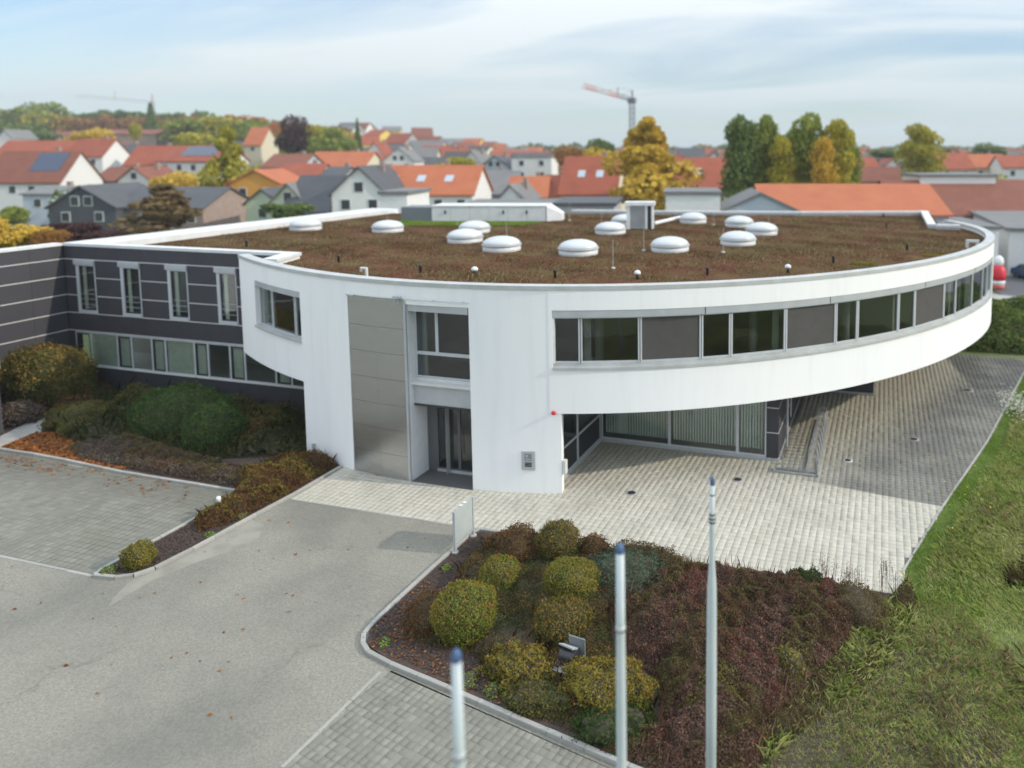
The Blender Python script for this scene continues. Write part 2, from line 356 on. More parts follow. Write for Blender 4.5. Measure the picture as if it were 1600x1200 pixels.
def core_mesh(name, rx, ry, rz, material, seed, square=2.0, rough=.10, low=-.75, k=.86):
    nu, nv = 24, 14; vs = []
    for j in range(nv + 1):
        th = math.pi * j / nv
        for i in range(nu):
            ph = 2 * math.pi * i / nu; vs.append((math.sin(th) * math.cos(ph), math.sin(th) * math.sin(ph), math.cos(th)))
    d = np.array(vs); q = (np.abs(d) ** square).sum(1) ** (-1 / square)
    p = d * (q * (1 + rough * lump(d, seed, 3.5)))[:, None] * np.array([rx, ry, rz]) * k
    p[:, 2] = np.maximum(p[:, 2], low * rz) + rz * min(1, -low + .12); p[:, 2] = np.maximum(p[:, 2], 0.0)
    f = []
    for j in range(nv):
        for i in range(nu): f += [j * nu + i, (j + 1) * nu + i, (j + 1) * nu + (i + 1) % nu, j * nu + (i + 1) % nu]
    return npmesh(name, p, f, 4, material, True)
M_twig = mat('twigs', [(.05, .045, .028), (.09, .075, .045)], rough=.95, scale=9)
def bush(name, x, y, rx, ry, rz, leafmatl, label, n=5000, leaf=.035, seed=1, square=2.0, rough=.1, low=-.75, group=None, cat='shrub', inner=.25, z=0.0, tips=None):
    t = empty(name, (x, y, z), 0, label, cat, group)
    nobj('foliage', bush_mesh('foliage', rx, ry, rz, n, leaf, leafmatl, seed, square, rough, low, inner), t)
    if tips is not None:   # autumn leaves on the sunny crown of the shrub
        nobj('autumn_leaves', bush_mesh('autumn_leaves', rx * 1.015, ry * 1.015, rz * 1.02, int(n * .17), leaf, tips, seed, square, rough, .12, inner * .3, rz * min(1, -low + .12)), t)
    nobj('twig_core', core_mesh('twig_core', rx, ry, rz, M_twig, seed, square, rough, low, .84), t)
    return t
# ------------------------------------------------------------------ ground and pavings
mb = MB(); mb.add([(-2500, -60, -.02), (2500, -60, -.02), (2500, 60, -.02), (-2500, 60, -.02)], [(0, 1, 2, 3)])
# (terrain behind is built with the town)
struct('ground', mb, M_lawn)
mb = MB(); mb.prism([(-60, -6), (-2, -6), (-2, 12.6), (-11.2, 14.37), (-12.4, 14.8), (-12.70, 15.6), (-12.70, 20.72), (-60, 20.72)], -.3, 0.0)
struct('asphalt_yard', mb, M_asph)
def sheet(name, poly, z, m):
    b = MB(); b.add([(p[0], p[1], z) for p in poly], [tuple(range(len(poly)))]); return struct(name, b, m)
sheet('asphalt_patch', [(-20.55, 19.2), (-19.75, 19.0), (-19.25, 18.3), (-19.3, 17.6), (-19.9, 16.6), (-20.3, 15.4), (-20.25, 14.2), (-19.95, 13.8), (-20.5, 14.5), (-20.9, 15.3), (-20.62, 16.2), (-20.5, 17.4)], .004, M_asph_light)
#sheet('asphalt_strip', [(-20.2, 20.66), (-13.0, 20.66), (-13.2, 19.9), (-15.5, 20.05), (-17.5, 19.5), (-20.1, 19.7)], .005, M_asph_new)

def kerb_line(name, pts, wd, zt, m=M_kerb, step=1.0):
    """a row of kerb stones along a polyline, each stone a part"""
    root = empty(name, (pts[0][0], pts[0][1], 0)); root['kind'] = 'structure'
    segs = []
    for a, b in zip(pts[:-1], pts[1:]):
        L = math.hypot(b[0] - a[0], b[1] - a[1]); k = max(1, round(L / step))
        for i in range(k):
            segs.append(((a[0] + (b[0] - a[0]) * i / k, a[1] + (b[1] - a[1]) * i / k), (a[0] + (b[0] - a[0]) * (i + 1) / k, a[1] + (b[1] - a[1]) * (i + 1) / k)))
    for a, b in segs:
        L = math.hypot(b[0] - a[0], b[1] - a[1]); dx, dy = (b[0] - a[0]) / L, (b[1] - a[1]) / L
        g = .006; nx, ny = -dy * wd / 2, dx * wd / 2; zz_ = zt + rnd.uniform(-.004, .004)
        A = (a[0] + dx * g, a[1] + dy * g); B = (b[0] - dx * g, b[1] - dy * g)
        c = .015
        q = MB()
        lo = [(A[0] - nx, A[1] - ny), (B[0] - nx, B[1] - ny), (B[0] + nx, B[1] + ny), (A[0] + nx, A[1] + ny)]
        hi = [(A[0] - nx * .8, A[1] - ny * .8), (B[0] - nx * .8, B[1] - ny * .8), (B[0] + nx * .8, B[1] + ny * .8), (A[0] + nx * .8, A[1] + ny * .8)]
        q.add([(p[0], p[1], -.1) for p in lo] + [(p[0], p[1], zz_ - c) for p in lo] + [(p[0], p[1], zz_) for p in hi],
              [(0, 1, 5, 4), (1, 2, 6, 5), (2, 3, 7, 6), (3, 0, 4, 7), (4, 5, 9, 8), (5, 6, 10, 9), (6, 7, 11, 10), (7, 4, 8, 11), (8, 9, 10, 11)])
        q.build('kerb_stone', m, root)
    return root

def paving(name, poly, pitch, m, rot=0.0, org=(0, 0), joint=.008, z=.009, cut=None, offset=0.0, stag=.004):
    """square pavers inside poly: the 300 nearest the camera are parts, the rest one joined part"""
    root = empty(name, (0, 0, 0)); root['kind'] = 'structure'
    c, s = math.cos(rot), math.sin(rot)
    P = np.array(poly) - np.array(org); u = P[:, 0] * c + P[:, 1] * s; v = -P[:, 0] * s + P[:, 1] * c
    iu = np.arange(math.floor(u.min() / pitch), math.ceil(u.max() / pitch)); iv = np.arange(math.floor(v.min() / pitch), math.ceil(v.max() / pitch))
    U, V = np.meshgrid(iu, iv); U = U.ravel(); V = V.ravel()
    cu = (U + .5) * pitch; cv = (V + .5 + offset * (U % 2)) * pitch
    X = cu * c - cv * s + org[0]; Y = cu * s + cv * c + org[1]
    ok = inpoly(X, Y, poly)
    if cut is not None: ok &= cut(X, Y)
    X, Y = X[ok], Y[ok]
    D = np.hypot(X, Y); od = np.argsort(D)
    # joint bed
    b = MB(); b.add([(p[0], p[1], 0.002) for p in poly], [tuple(range(len(poly)))]); b.build('joint_bed', M_joint, root)
    h = (pitch - joint) / 2
    base = np.array([(-h, -h), (h, -h), (h, h), (-h, h)]); ti = base * .96
    def rotm(a): return np.stack([a[:, 0] * c - a[:, 1] * s, a[:, 0] * s + a[:, 1] * c], 1)
    base = rotm(base); ti = rotm(ti)
    one = np.zeros((8, 3)); one[:4, :2] = base; one[4:, :2] = ti; one[4:, 2] = z; one[:4, 2] = z - .005
    F = np.array([4, 5, 6, 7, 0, 1, 5, 4, 1, 2, 6, 5, 2, 3, 7, 6, 3, 0, 4, 7])
    me = npmesh('paver', one, F, 4, m)
    for k in od[:300]:
        o = nobj('paver', me, root, (X[k], Y[k], rnd.uniform(-stag, stag) * .5)); o.rotation_euler = (rnd.uniform(-.008, .008), rnd.uniform(-.008, .008), rnd.uniform(-.006, .006))
    rest = od[300:]
    if len(rest):
        n = len(rest); V3 = np.repeat(one[None], n, 0); V3[:, :, 0] += X[rest][:, None]; V3[:, :, 1] += Y[rest][:, None]
        V3[:, 4:, 2] += rng.uniform(-stag, stag, n)[:, None] + rng.uniform(-.0012, .0012, (n, 4))
        FF = (F[None, :] + 8 * np.arange(n)[:, None]).ravel()
        o = nobj('far_pavers', npmesh('far_pavers', V3.reshape(-1, 3), FF, 4, m), root); o['kind'] = 'stuff'
    return root

# the facade curve in plan: distance from a centre as a smooth function of the bearing
CC = (-16.7, 46.0); CO = (-0.7654, 2.309, -0.8463, -1.7676, 0.5359, 22.8532)
def rad(t):
    r = 0.0
    for c in CO: r = r * t + c
    return r
def FC(a, off=0.0):
    t = R(a); r = rad(t) + off
    return (CC[0] + r * math.sin(t), CC[1] - r * math.cos(t))
def arc(a0, a1, off, n=None):
    n = n or max(1, int(abs(a1 - a0) / 1.2))
    return [FC(a0 + (a1 - a0) * i / n, off) for i in range(n + 1)]
def in_drum(X, Y, off=0.0):
    t = np.arctan2(X - CC[0], -(Y - CC[1])); r = np.hypot(X - CC[0], Y - CC[1]); rr = np.zeros_like(t)
    for c in CO: rr = rr * t + c
    return r < rr + off
def front_solid(X, Y):      # under the solid lower front wall
    t = np.degrees(np.arctan2(X - CC[0], -(Y - CC[1])))
    return ~(in_drum(X, Y, -.1) & (X < -11.6)) & ~((X < -3.8) & (Y > 28.9)) & ~((X < -.2) & (Y > 38.0))
plaza = [(-20.5, 23.6), (-20.34, 20.78), (-12.6, 20.78), (-11.4, 20.75), (.75, 20.75), (.95, 22.7), (2.12, 26.3), (4.55, 33.4), (7.95, 45.0), (8.6, 47.6), (5.9, 47.6), (-3.8, 47.6), (-3.8, 31), (-12, 30.5), (-20.4, 30)]
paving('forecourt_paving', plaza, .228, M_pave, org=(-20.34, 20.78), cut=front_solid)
parkL = [(-36.5, 15.28), (-22.28, 15.28), (-22.28, 20.62), (-28.3, 20.62), (-31.5, 20.82), (-36.5, 20.9)]
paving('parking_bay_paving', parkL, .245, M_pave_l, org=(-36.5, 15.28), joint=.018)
a_b = -(0.467733 - 0.27845)
lowP = [(-11.35, 14.20), (-5.6, 13.1), (-2.6, 12.52), (-3.9, 5.6), (-11.5, 11.18), (-11.17, 14.21)]
paving('lower_bay_paving', lowP, .186, M_pave_b, rot=a_b, org=(-11.35, 14.20), joint=.013)
# kerbs
kerb_line('bed_kerb', [(-11.9, 20.66), (-12.6, 20.66), (-12.72, 20.2), (-12.76, 18.4), (-12.76, 16.7), (-12.72, 15.5), (-12.66, 15.1), (-12.45, 14.8), (-12.1, 14.56), (-11.3, 14.35), (-9.49, 14.02), (-7.64, 13.66), (-5.73, 13.3), (-2.6, 12.72)], .12, .10)
kerb_line('island_kerb', [(-20.42, 23.5), (-20.42, 21.1), (-20.55, 18.6), (-20.62, 17.1), (-20.75, 15.95), (-21.0, 15.5), (-21.4, 15.26), (-22.1, 15.18), (-22.2, 15.6), (-22.24, 18.2), (-22.3, 19.9), (-22.45, 20.65), (-28.2, 20.7), (-31.5, 20.92), (-33.4, 21.0), (-36.5, 21.0)], .12, .10)
kerb_line('forecourt_edging', [(-20.3, 20.74), (-12.7, 20.74)], .06, .016)
kerb_line('meadow_edging', [(.8, 22.0), (2.07, 26.1), (4.5, 33.3), (7.92, 44.95), (8.7, 47.7)], .08, .03)
kerb_line('parking_edging', [(-36.5, 15.22), (-22.2, 15.2)], .10, .018)
pq = (-11.5, 11.18)
kerb_line('lower_bay_edging', [(-11.4, 14.1), (pq[0], pq[1])], .09, .016)
# planting soils
sheet('island_soil', [(-20.48, 24.0), (-20.48, 21.1), (-20.62, 18.6), (-20.68, 17.1), (-20.8, 15.95), (-21.05, 15.55), (-21.4, 15.34), (-22.1, 15.26), (-22.18, 15.6), (-22.2, 18.2), (-22.25, 19.9), (-22.4, 20.75), (-28.2, 20.78), (-36.5, 21.05), (-41.3, 21.3), (-41.3, 28.1), (-22, 28.1), (-22, 24.3)], .03, M_bark)
sheet('bed_soil', [(-11.9, 20.62), (-12.6, 20.62), (-12.7, 18.4), (-12.7, 15.5), (-12.4, 14.85), (-11.3, 14.42), (-5.73, 13.36), (-2.6, 12.78), (0, 12), (3, 16), (.9, 20.7)], .04, M_bark)
sheet('garden_path', [(-36.6, 21.08), (-34.6, 21.06), (-34.9, 22.2), (-36.6, 23.4), (-37.2, 24.6), (-38.3, 24.6), (-37.3, 22.6)], .036, M_concrete)

# ------------------------------------------------------------------ the curved white building
ZB, ZW0, ZW1, ZP, ZC = 3.02, 4.65, 6.82, 7.55, 7.70
off0 = FC(0)
bld = empty('curved_office', (-16.7, 46.0, 0), 0, 'long curved white rendered office with a brown planted flat roof and a steel clad entrance', 'office building')
def seg(mbx, a0, a1, z0, z1, o0=0.0, o1=-.35):
    A = arc(a0, a1, o0); B = arc(a0, a1, o1, len(A) - 1)
    n = len(A); vs = [(p[0], p[1], z0) for p in A] + [(p[0], p[1], z1) for p in A] + [(p[0], p[1], z0) for p in B] + [(p[0], p[1], z1) for p in B]
    mbx.add(vs, [(i, i + 1, n + i + 1, n + i) for i in range(n - 1)], True)
    mbx.add(vs, [(2 * n + i + 1, 2 * n + i, 3 * n + i, 3 * n + i + 1) for i in range(n - 1)], True)
    mbx.add(vs, [(n + i, n + i + 1, 3 * n + i + 1, 3 * n + i) for i in range(n - 1)])
    mbx.add(vs, [(i + 1, i, 2 * n + i, 2 * n + i + 1) for i in range(n - 1)])
    mbx.add(vs, [(0, n, 3 * n, 2 * n), (n - 1, 3 * n - 1, 4 * n - 1, 2 * n - 1)])
    return mbx
wall = MB()
seg(wall, -32.8, -26.75, ZB + .06, ZP)
seg(wall, -26.75, -15.45, ZB + .06, 4.70); seg(wall, -26.75, -15.45, 6.80, ZP)
seg(wall, -15.45, -7.8, 0, ZP)
seg(wall, -7.8, -.9, 0, ZP, -.06); seg(wall, -7.8, -.9, 7.02, ZP, 0, -.058)
seg(wall, -.9, 5.8, 6.84, ZP)
seg(wall, -.9, -.75, 0, 6.84)
seg(wall, 5.8, 13.22, 0, ZP, 0, -.4)
wall.build('wall', M_white, bld)
band = MB()
seg(band, 13.22, 13.55, ZB, ZP, .012)
seg(band, 13.55, 83, ZB, ZW0, .012); seg(band, 13.55, 83, ZW1, ZP, .012)
seg(band, 83, 112, ZB, ZP, .012)
band.build('wall_band', M_white, bld)
end = MB(); seg(end, 13.22, 14.25, 0, ZB - .002, 0, -.4)
end.build('wall_end', M_white, bld)
cop = MB(); seg(cop, -32.86, 112, ZP, ZC, .035, -.42); cop.build('coping', M_cop, bld)
# return walls and far parapets
ret = MB()
p0 = FC(-26.6, -.42); p1 = (-27.3, 28.62)
ret.prism([p0, (p0[0] + .5, p0[1] + .05), (p1[0] + .55, p1[1]), p1], ZB + .06, ZP)
ret.build('return_wall', M_white, bld); ret = MB()
q0 = FC(-15.45, -.35)
ret.prism([q0, (q0[0] + .3, q0[1] - .05), (q0[0] + .3, 28.1), (q0[0], 28.1)], 0, ZB)
e0 = FC(112, -.35)
ret.build('return_wall', M_white, bld)
rc = MB()
rc.prism([(p0[0] - .12, p0[1] + .03), (p0[0] + .62, p0[1] + .1), (p1[0] + .67, p1[1]), (p1[0] - .1, p1[1])], ZP, ZC - .003)
rc.build('coping', M_coplight, bld)
far = [(4.72, 51.35), (3.25, 51.2), (3.3, 62.5), (-6.5, 59.2), (-13.3, 57.6), (-24.6, 55.8)]
fp = MB(); fc2 = MB(); wd = .45
for a, b in zip(far[:-1], far[1:]):
    L = math.hypot(b[0] - a[0], b[1] - a[1]); nx, ny = (b[1] - a[1]) / L, -(b[0] - a[0]) / L
    fp.prism([a, b, (b[0] - nx * wd, b[1] - ny * wd), (a[0] - nx * wd, a[1] - ny * wd)], 6.9, ZP)
    fc2.prism([(a[0] + nx * .04, a[1] + ny * .04), (b[0] + nx * .04, b[1] + ny * .04), (b[0] - nx * (wd + .04), b[1] - ny * (wd + .04)), (a[0] - nx * (wd + .04), a[1] - ny * (wd + .04))], ZP, ZC - .004 + rnd.uniform(-.002, .002))
fp.build('back_parapet', M_alu, bld); fc2.build('back_coping', M_coplight, bld)
body = MB(); body.prism([(3.2, 51.5), (3.2, 62.3), (-6.5, 59), (-13.3, 57.4), (-24.6, 55.6), (-41.2, 53), (-41.2, 50), (3.2, 50)], 0, 7.0)
body.build('rear_wall', M_white2, bld)
lb = MB(); lb.prism([(-41.45, 28.22), (-38.95, 28.22), (-38.95, 52.6), (-41.45, 52.6)], 7.30, ZC - .002)
lb.build('side_coping', M_coplight, bld)
# roof deck, soffit, interior
inner = [p for p in arc(-26.3, 112, -.40)]
roofp = inner + [(3.7, 51.7), (3.7, 62.7), (-6.5, 59.5), (-13.3, 57.9), (-24.6, 56.1), (-31, 52), (-38.96, 52), (-38.96, 28.3), (-27.2, 28.3)]
M_sedum = mat('sedum_roof', [(.06, .026, .018), (.12, .046, .03), (.125, .06, .034), (.12, .10, .04), (.16, .14, .06)], rough=1.0, spec=.05, scale=.8, detail=14, bump=1.0, bscale=9, big=(.095, .078, .035), bigscale=.22, bigamt=.7)
rf = MB(); rf.prism(roofp, 7.10, 7.38); rf.build('planted_roof', M_sedum, bld)
sf = MB(); sf.prism(arc(14.3, 110, -.352) + [(-3, 50), (-3.9, 40), (-3.9, 29.2), (-11.7, 29.2), (-11.7, 24.6)], ZB + .05, 3.35); sf.build('soffit', M_white2, bld)
sf = MB(); sf.prism(arc(-32.7, -15.6, -.352) + [(-22.7, 28.0), (-28.6, 28.0)], ZB + .10, 3.3); sf.build('soffit', M_white2, bld)
it = MB()
A = arc(-26, 100, -4.6); 
for a, b in zip(A[:-1], A[1:]): it.quad((a[0], a[1], 3.3), (b[0], b[1], 3.3), (b[0], b[1], 7.1), (a[0], a[1], 7.1))
it.build('interior_wall', M_inner, bld)
it = MB(); B1 = arc(-26, 108, -.36); B2 = arc(-26, 108, -4.7, len(B1) - 1)
for i in range(len(B1) - 1): it.quad((*B1[i], 3.6), (*B1[i + 1], 3.6), (*B2[i + 1], 3.6), (*B2[i], 3.6))
it.build('interior_floor', mat('carpet', (.15, .15, .15), rough=.95), bld)
for a in (17.5, 33.9, 46.5, 61.5, -20.4):
    it = MB(); c_ = FC(a, -1.4); it.tube((c_[0], c_[1], 3.6), (c_[0], c_[1], 7.1), .17, n=14); it.build('interior_column', M_innerw, bld)
for a in (24.7, 38.8, 56.5, 68.0):
    pw = MB(); p_, q_ = FC(a, -.5), FC(a, -4.5); pw.prism([p_, q_, (q_[0] + .1, q_[1] + .1), (p_[0] + .1, p_[1] + .1)], 3.6, 7.1); pw.build('partition_wall', M_innerw, bld)

# ribbon window of the upper floor
MUL = [13.6, 16.05, 21.45, 27.2, 30.1, 35.9, 41.95, 44.9, 51.3, 54.3, 60.8, 64.0, 69.8, 75.0, 78.0, 82.8]
KIND = 'ggsdgsdgdsdgggg'
cs = MB(); seg(cs, 13.58, 82.9, 6.55, ZW1 - .002, -.005, -.22); cs.build('shutter_casing', M_alu, bld)
sl_ = MB(); seg(sl_, 13.58, 82.9, ZW0 + .001, 4.74, .07, -.26); seg(sl_, 13.58, 82.9, 4.742, 4.86, -.10, -.26); sl_.build('window_sill', M_cop, bld)
jb = MB(); seg(jb, 13.56, 13.72, 4.86, 6.55, -.02, -.24); jb.build('window_jamb', M_white2, bld)
for i, k in enumerate(KIND):
    a0, a1 = MUL[i], MUL[i + 1]
    pn = MB(); A = (FC(a0 + .25, -.16), FC(a1 - .25, -.16))
    fr = MB()
    # two slim posts per joint, rails top and bottom
    def flat(m_, p, q, z0, z1, th, o=0.0):
        dx, dy = q[0] - p[0], q[1] - p[1]; L = math.hypot(dx, dy); nx, ny = dy / L, -dx / L
        m_.prism([(p[0] + nx * o, p[1] + ny * o), (q[0] + nx * o, q[1] + ny * o), (q[0] + nx * (o - th), q[1] + ny * (o - th)), (p[0] + nx * (o - th), p[1] + ny * (o - th))], z0, z1)
    P_, Q_ = FC(a0, -.10), FC(a1, -.10)
    ux, uy = (Q_[0] - P_[0]), (Q_[1] - P_[1]); L = math.hypot(ux, uy); ux /= L; uy /= L
    at_ = lambda s: (P_[0] + ux * s, P_[1] + uy * s)
    fw_ = .055
    flat(fr, at_(.015), at_(.015 + fw_), 4.862, 6.548, .08, .03); flat(fr, at_(L - .015 - fw_), at_(L - .015), 4.862, 6.548, .08, .03)
    flat(fr, at_(.072), at_(L - .072), 4.862, 4.93, .07, .012); flat(fr, at_(.072), at_(L - .072), 6.50, 6.548, .07, .012)
    win = fr.build('window', M_frame, bld)
    flat(pn, at_(.074), at_(L - .074), 4.932, 6.498, .02, -.02); pn.build('pane', M_glass, win)
    if k == 's':
        sc = MB(); flat(sc, at_(.07), at_(L - .07), 4.90, 6.53, .012, .002); sc.build('screen', M_screen, win)
    if i in (1, 4, 8, 11, 12):
        cu = MB(); w0 = L * .12 if i != 12 else L * .5
        s0 = L - .1 - w0 if i in (4,) else .12
        flat(cu, at_(s0), at_(s0 + w0), 4.6, 6.9, .04, -.35); cu.build('curtain', M_curtain, win)
# cord of the little cable along the sill is left to the joints between casing pieces
for a in (27.5, 41.0, 56.0, 70.0):
    cj = MB(); cj.prism([FC(a, .0), FC(a + .08, .0), FC(a + .08, -.05), FC(a, -.05)], 6.56, 6.815); cj.build('casing_joint', M_dark, bld)

# corner window left of the steel
a0, a1 = -26.75, -15.45
g = MB(); seg(g, a0, a1, 6.55, 6.798, -.02, -.25); g.build('shutter_casing', M_alu, bld)
g = MB(); seg(g, a0, a1, 4.702, 4.78, .08, -.28); g.build('window_sill', M_cop, bld)
for s0, s1, m_ in ((-26.7, -22.9, M_glass2), (-22.8, -17.45, M_glass), (-17.3, -15.5, M_glass2)):
    P_, Q_ = FC(s0, -.2), FC(s1, -.2); fr = MB()
    L = math.hypot(Q_[0] - P_[0], Q_[1] - P_[1]); ux, uy = (Q_[0] - P_[0]) / L, (Q_[1] - P_[1]) / L; at_ = lambda s: (P_[0] + ux * s, P_[1] + uy * s)
    flat(fr, at_(0), at_(.06), 4.79, 6.54, .07, .02); flat(fr, at_(L - .06), at_(L), 4.79, 6.54, .07, .02); flat(fr, at_(.062), at_(L - .062), 4.79, 4.86, .07, .02); flat(fr, at_(.062), at_(L - .062), 6.48, 6.54, .07, .02)
    win = fr.build('window', M_frame, bld); pn = MB(); flat(pn, at_(.062), at_(L - .062), 4.862, 6.478, .02, -.01); pn.build('pane', m_, win)
    if s0 < -26:
        cu = MB()
        for k in range(5): flat(cu, at_(.12 + k * .19), at_(.12 + k * .19 + .15), 4.0, 6.7, .03, -.25 - .04 * (k % 2))
        cu.build('curtain', M_innerw, win)
blk = MB(); c1 = FC(-16.4, -.6); blk.box(c1[0] - .35, c1[0] + .6, c1[1], c1[1] + .05, 5.55, 7.0); blk.build('interior_panel', M_innerw, bld)

# steel cladding: 7 rows by 2 columns
rows = [0.02, .95, 1.92, 2.89, 3.88, 4.88, 5.88, 6.98]
for r_ in range(7):
    for a, b in ((-7.74, -4.265), (-4.255, -.93)):
        if r_ == 6 and a < -5: a, b = -7.74, -.93
        elif r_ == 6: continue
        q = MB(); seg(q, a, b, rows[r_] + .006, rows[r_ + 1] - .006, rnd.uniform(-.009, -.007), -.055); q.build('steel_panel', M_steel, bld)
q = MB(); seg(q, -.92, -.70, 0.0, 6.98, .03, -.058); q.build('steel_edge', M_alu, bld)
q = MB(); seg(q, -7.9, -6.9, 6.985, 7.02, .05, -.02); q.build('steel_flashing', M_alu, bld)
# rail and small lamp above the entrance window
q = MB(); A = arc(-1.2, 6.0, .10, 8)
for a, b in zip(A[:-1], A[1:]): q.tube((*a, 7.05), (*b, 7.03), .014, n=6)
for a in (-1.0, 2.4, 5.4): p_ = FC(a, .0); r_ = FC(a, .12); q.tube((*p_, 7.05), (*r_, 7.05), .02, n=6)
q.build('curtain_rail', M_alu, bld)
p_ = FC(-1.2, .12); q = MB(); q.box(p_[0] - .22, p_[0] + .1, p_[1] - .08, p_[1] + .02, 7.08, 7.15)
for k in (-.2, -.02): q.box(p_[0] + k, p_[0] + k + .03, p_[1] - .02, p_[1] + .0, 6.86, 7.08)
q.build('lamp_bracket', M_alu, bld)

# entrance bay
E0, E1 = FC(-.75, 0), FC(5.8, 0)
ex0, ex1 = E0[0], E1[0]; ey = (E0[1] + E1[1]) / 2
yw = ey + .45; yd = ey + 1.15
q = MB()
q.box(ex0, ex0 + .04, ey + .04, yd + .1, 0, 6.83); q.box(ex1 - .04, ex1, ey + .36, yd + .1, 0, 6.83)
q.build('entrance_reveal', M_white2, bld)
q = MB(); q.box(ex0 + .042, ex1 - .042, ey + .02, yw + .1, 6.58, 6.83); q.build('shutter_casing', M_alu, bld)
q = MB(); q.box(ex0 + .042, ex1 - .042, ey + .28, yd, 2.98, 3.74); q.build('spandrel_panel', M_alu, bld)
q = MB(); q.box(ex0 + .042, ex1 - .042, ey + .12, yw + .1, 3.745, 3.84); q.box(ex0 + .042, ex1 - .042, yw - .05, yw + .1, 3.842, 3.95); q.build('window_sill', M_trim, bld)
q = MB(); q.box(ex0 + .042, ex1 - .042, ey + .26, yd + .05, 2.90, 2.978); q.build('entrance_soffit', M_dark, bld)
mx_ = ex0 + .04 + (ex1 - ex0) * .36
def framed(x0, x1, z0, z1, y, fw=.06, m_=M_frame, gl=M_glass, name='window'):
    f_ = MB(); f_.box(x0, x0 + fw, y, y + .07, z0, z1); f_.box(x1 - fw, x1, y, y + .07, z0, z1); f_.box(x0 + fw, x1 - fw, y + .002, y + .068, z0, z0 + fw); f_.box(x0 + fw, x1 - fw, y + .002, y + .068, z1 - fw, z1)
    o = f_.build(name, m_, bld); p = MB(); p.box(x0 + fw, x1 - fw, y + .03, y + .045, z0 + fw, z1 - fw); p.build('pane', gl, o); return o
framed(ex0 + .05, mx_, 4.90, 6.57, yw); framed(mx_ + .003, ex1 - .05, 4.90, 6.57, yw); framed(ex0 + .05, ex1 - .05, 3.96, 4.895, yw)
q = MB(); q.box(ex0 + .14, ex0 + .34, yw + .3, yw + .34, 3.7, 6.8); q.build('curtain', M_slat, bld)
q = MB(); q.quad((ex0 - 1, yw + 3.2, 3.4), (ex1 + 1, yw + 3.2, 3.4), (ex1 + 1, yw + 3.2, 6.9), (ex0 - 1, yw + 3.2, 6.9)); q.build('interior_wall', M_inner, bld)
xm = ex0 + .05 + (ex1 - ex0) * .53
dk = mat('door_frame', (.10, .103, .106), rough=.5)
for x0, x1 in ((ex0 + .45, xm), (xm + .004, ex1 - .045)):
    o = framed(x0, x1, .14, 2.88, yd - .1, .055, dk, M_glass, 'door')
    if x0 > xm: hb = MB(); hb.tube((x0 + .12, yd - .16, .8), (x0 + .12, yd - .16, 1.9), .018); hb.build('handle', M_dark, o)
q = MB(); q.box(ex0 + .05, ex0 + .445, yd - .1, yd - .04, .02, 2.88); q.build('door_side_panel', dk, bld)
q = MB(); q.box(ex0 + .445, ex1 - .045, yd - .12, yd, .02, .135); q.build('door_threshold', M_alu, bld)
q = MB(); q.box(ex0, ex1, ey - .02, yd + .3, .0, .028); q.build('doorstep', mat('door_mat_stone', [(.075, .075, .075), (.12, .118, .115)], rough=.9, scale=30), bld)
q = MB(); q.box(ex0 - .5, ex1 + .5, yd + 4, yd + 4.05, 0, 3.1); q.box(ex0 - .5, ex1 + .5, yd, yd + 4, -.02, -.005); q.build('lobby_wall', M_inner, bld)
q = MB(); q.box(ex0 + .6, xm - .2, yd + 3.0, yd + 3.5, 0, 1.05); q.build('reception_counter', M_innerw, bld)

# ground floor glazing under the overhang
gx, gy = -11.52, 28.82
c0 = FC(14.25, -.42)
for y0, y1 in ((c0[1] + .02, 26.35), (26.354, 28.78)):
    f_ = MB(); f_.box(gx - .07, gx, y0, y0 + .06, .12, ZB); f_.box(gx - .07, gx, y1 - .06, y1, .12, ZB); f_.box(gx - .068, gx - .002, y0 + .06, y1 - .06, .12, .19); f_.box(gx - .068, gx - .002, y0 + .06, y1 - .06, 1.16, 1.24)
    o = f_.build('window', M_frame, bld)
    p = MB(); p.box(gx - .045, gx - .03, y0 + .06, y1 - .06, 1.24, ZB); p.build('pane', M_glass, o)
    p = MB(); p.box(gx - .05, gx - .03, y0 + .06, y1 - .06, .19, 1.16); p.build('lower_panel', M_dark, o)
    n = int((y1 - y0 - .2) / .125)
    b = MB()
    for k in range(n): yy = y0 + .12 + k * .125; b.add([(gx - .2, yy, 1.25), (gx - .26, yy + .07, 1.25), (gx - .26, yy + .07, 3.0), (gx - .2, yy, 3.0)], [(0, 1, 2, 3)])
    b.build('blind', M_slat, o)
GX = [gx + .02, -9.32, -8.12 + 1.1, -5.62, -4.38]
GX = [-11.5, (-8.63, 28.88)[0] * 0 + -8.45, -5.55, -4.36]
for x0, x1 in zip(GX[:-1], GX[1:]):
    f_ = MB(); f_.box(x0, x0 + .06, gy, gy + .07, .14, ZB); f_.box(x1 - .06, x1 - .003, gy, gy + .07, .14, ZB); f_.box(x0 + .06, x1 - .06, gy + .002, gy + .068, .14, .21)
    o = f_.build('window', M_frame, bld); p = MB(); p.box(x0 + .06, x1 - .06, gy + .03, gy + .045, .21, ZB); p.build('pane', M_glass2, o)
    n = int((x1 - x0 - .16) / .118)
    for k in range(n):
        xx = x0 + .1 + k * .118 + rnd.uniform(-.006, .006); dd = .062 if not (x0 < -9 and 3 < k < 8) else .10
        b = MB(); tw = rnd.uniform(.03, .05); b.add([(xx, gy + .28, .32), (xx + dd, gy + .28 + tw, .32), (xx + dd, gy + .28 + tw, 3.02), (xx, gy + .28, 3.02)], [(0, 1, 2, 3)]); b.build('blind_slat', M_slat, o)
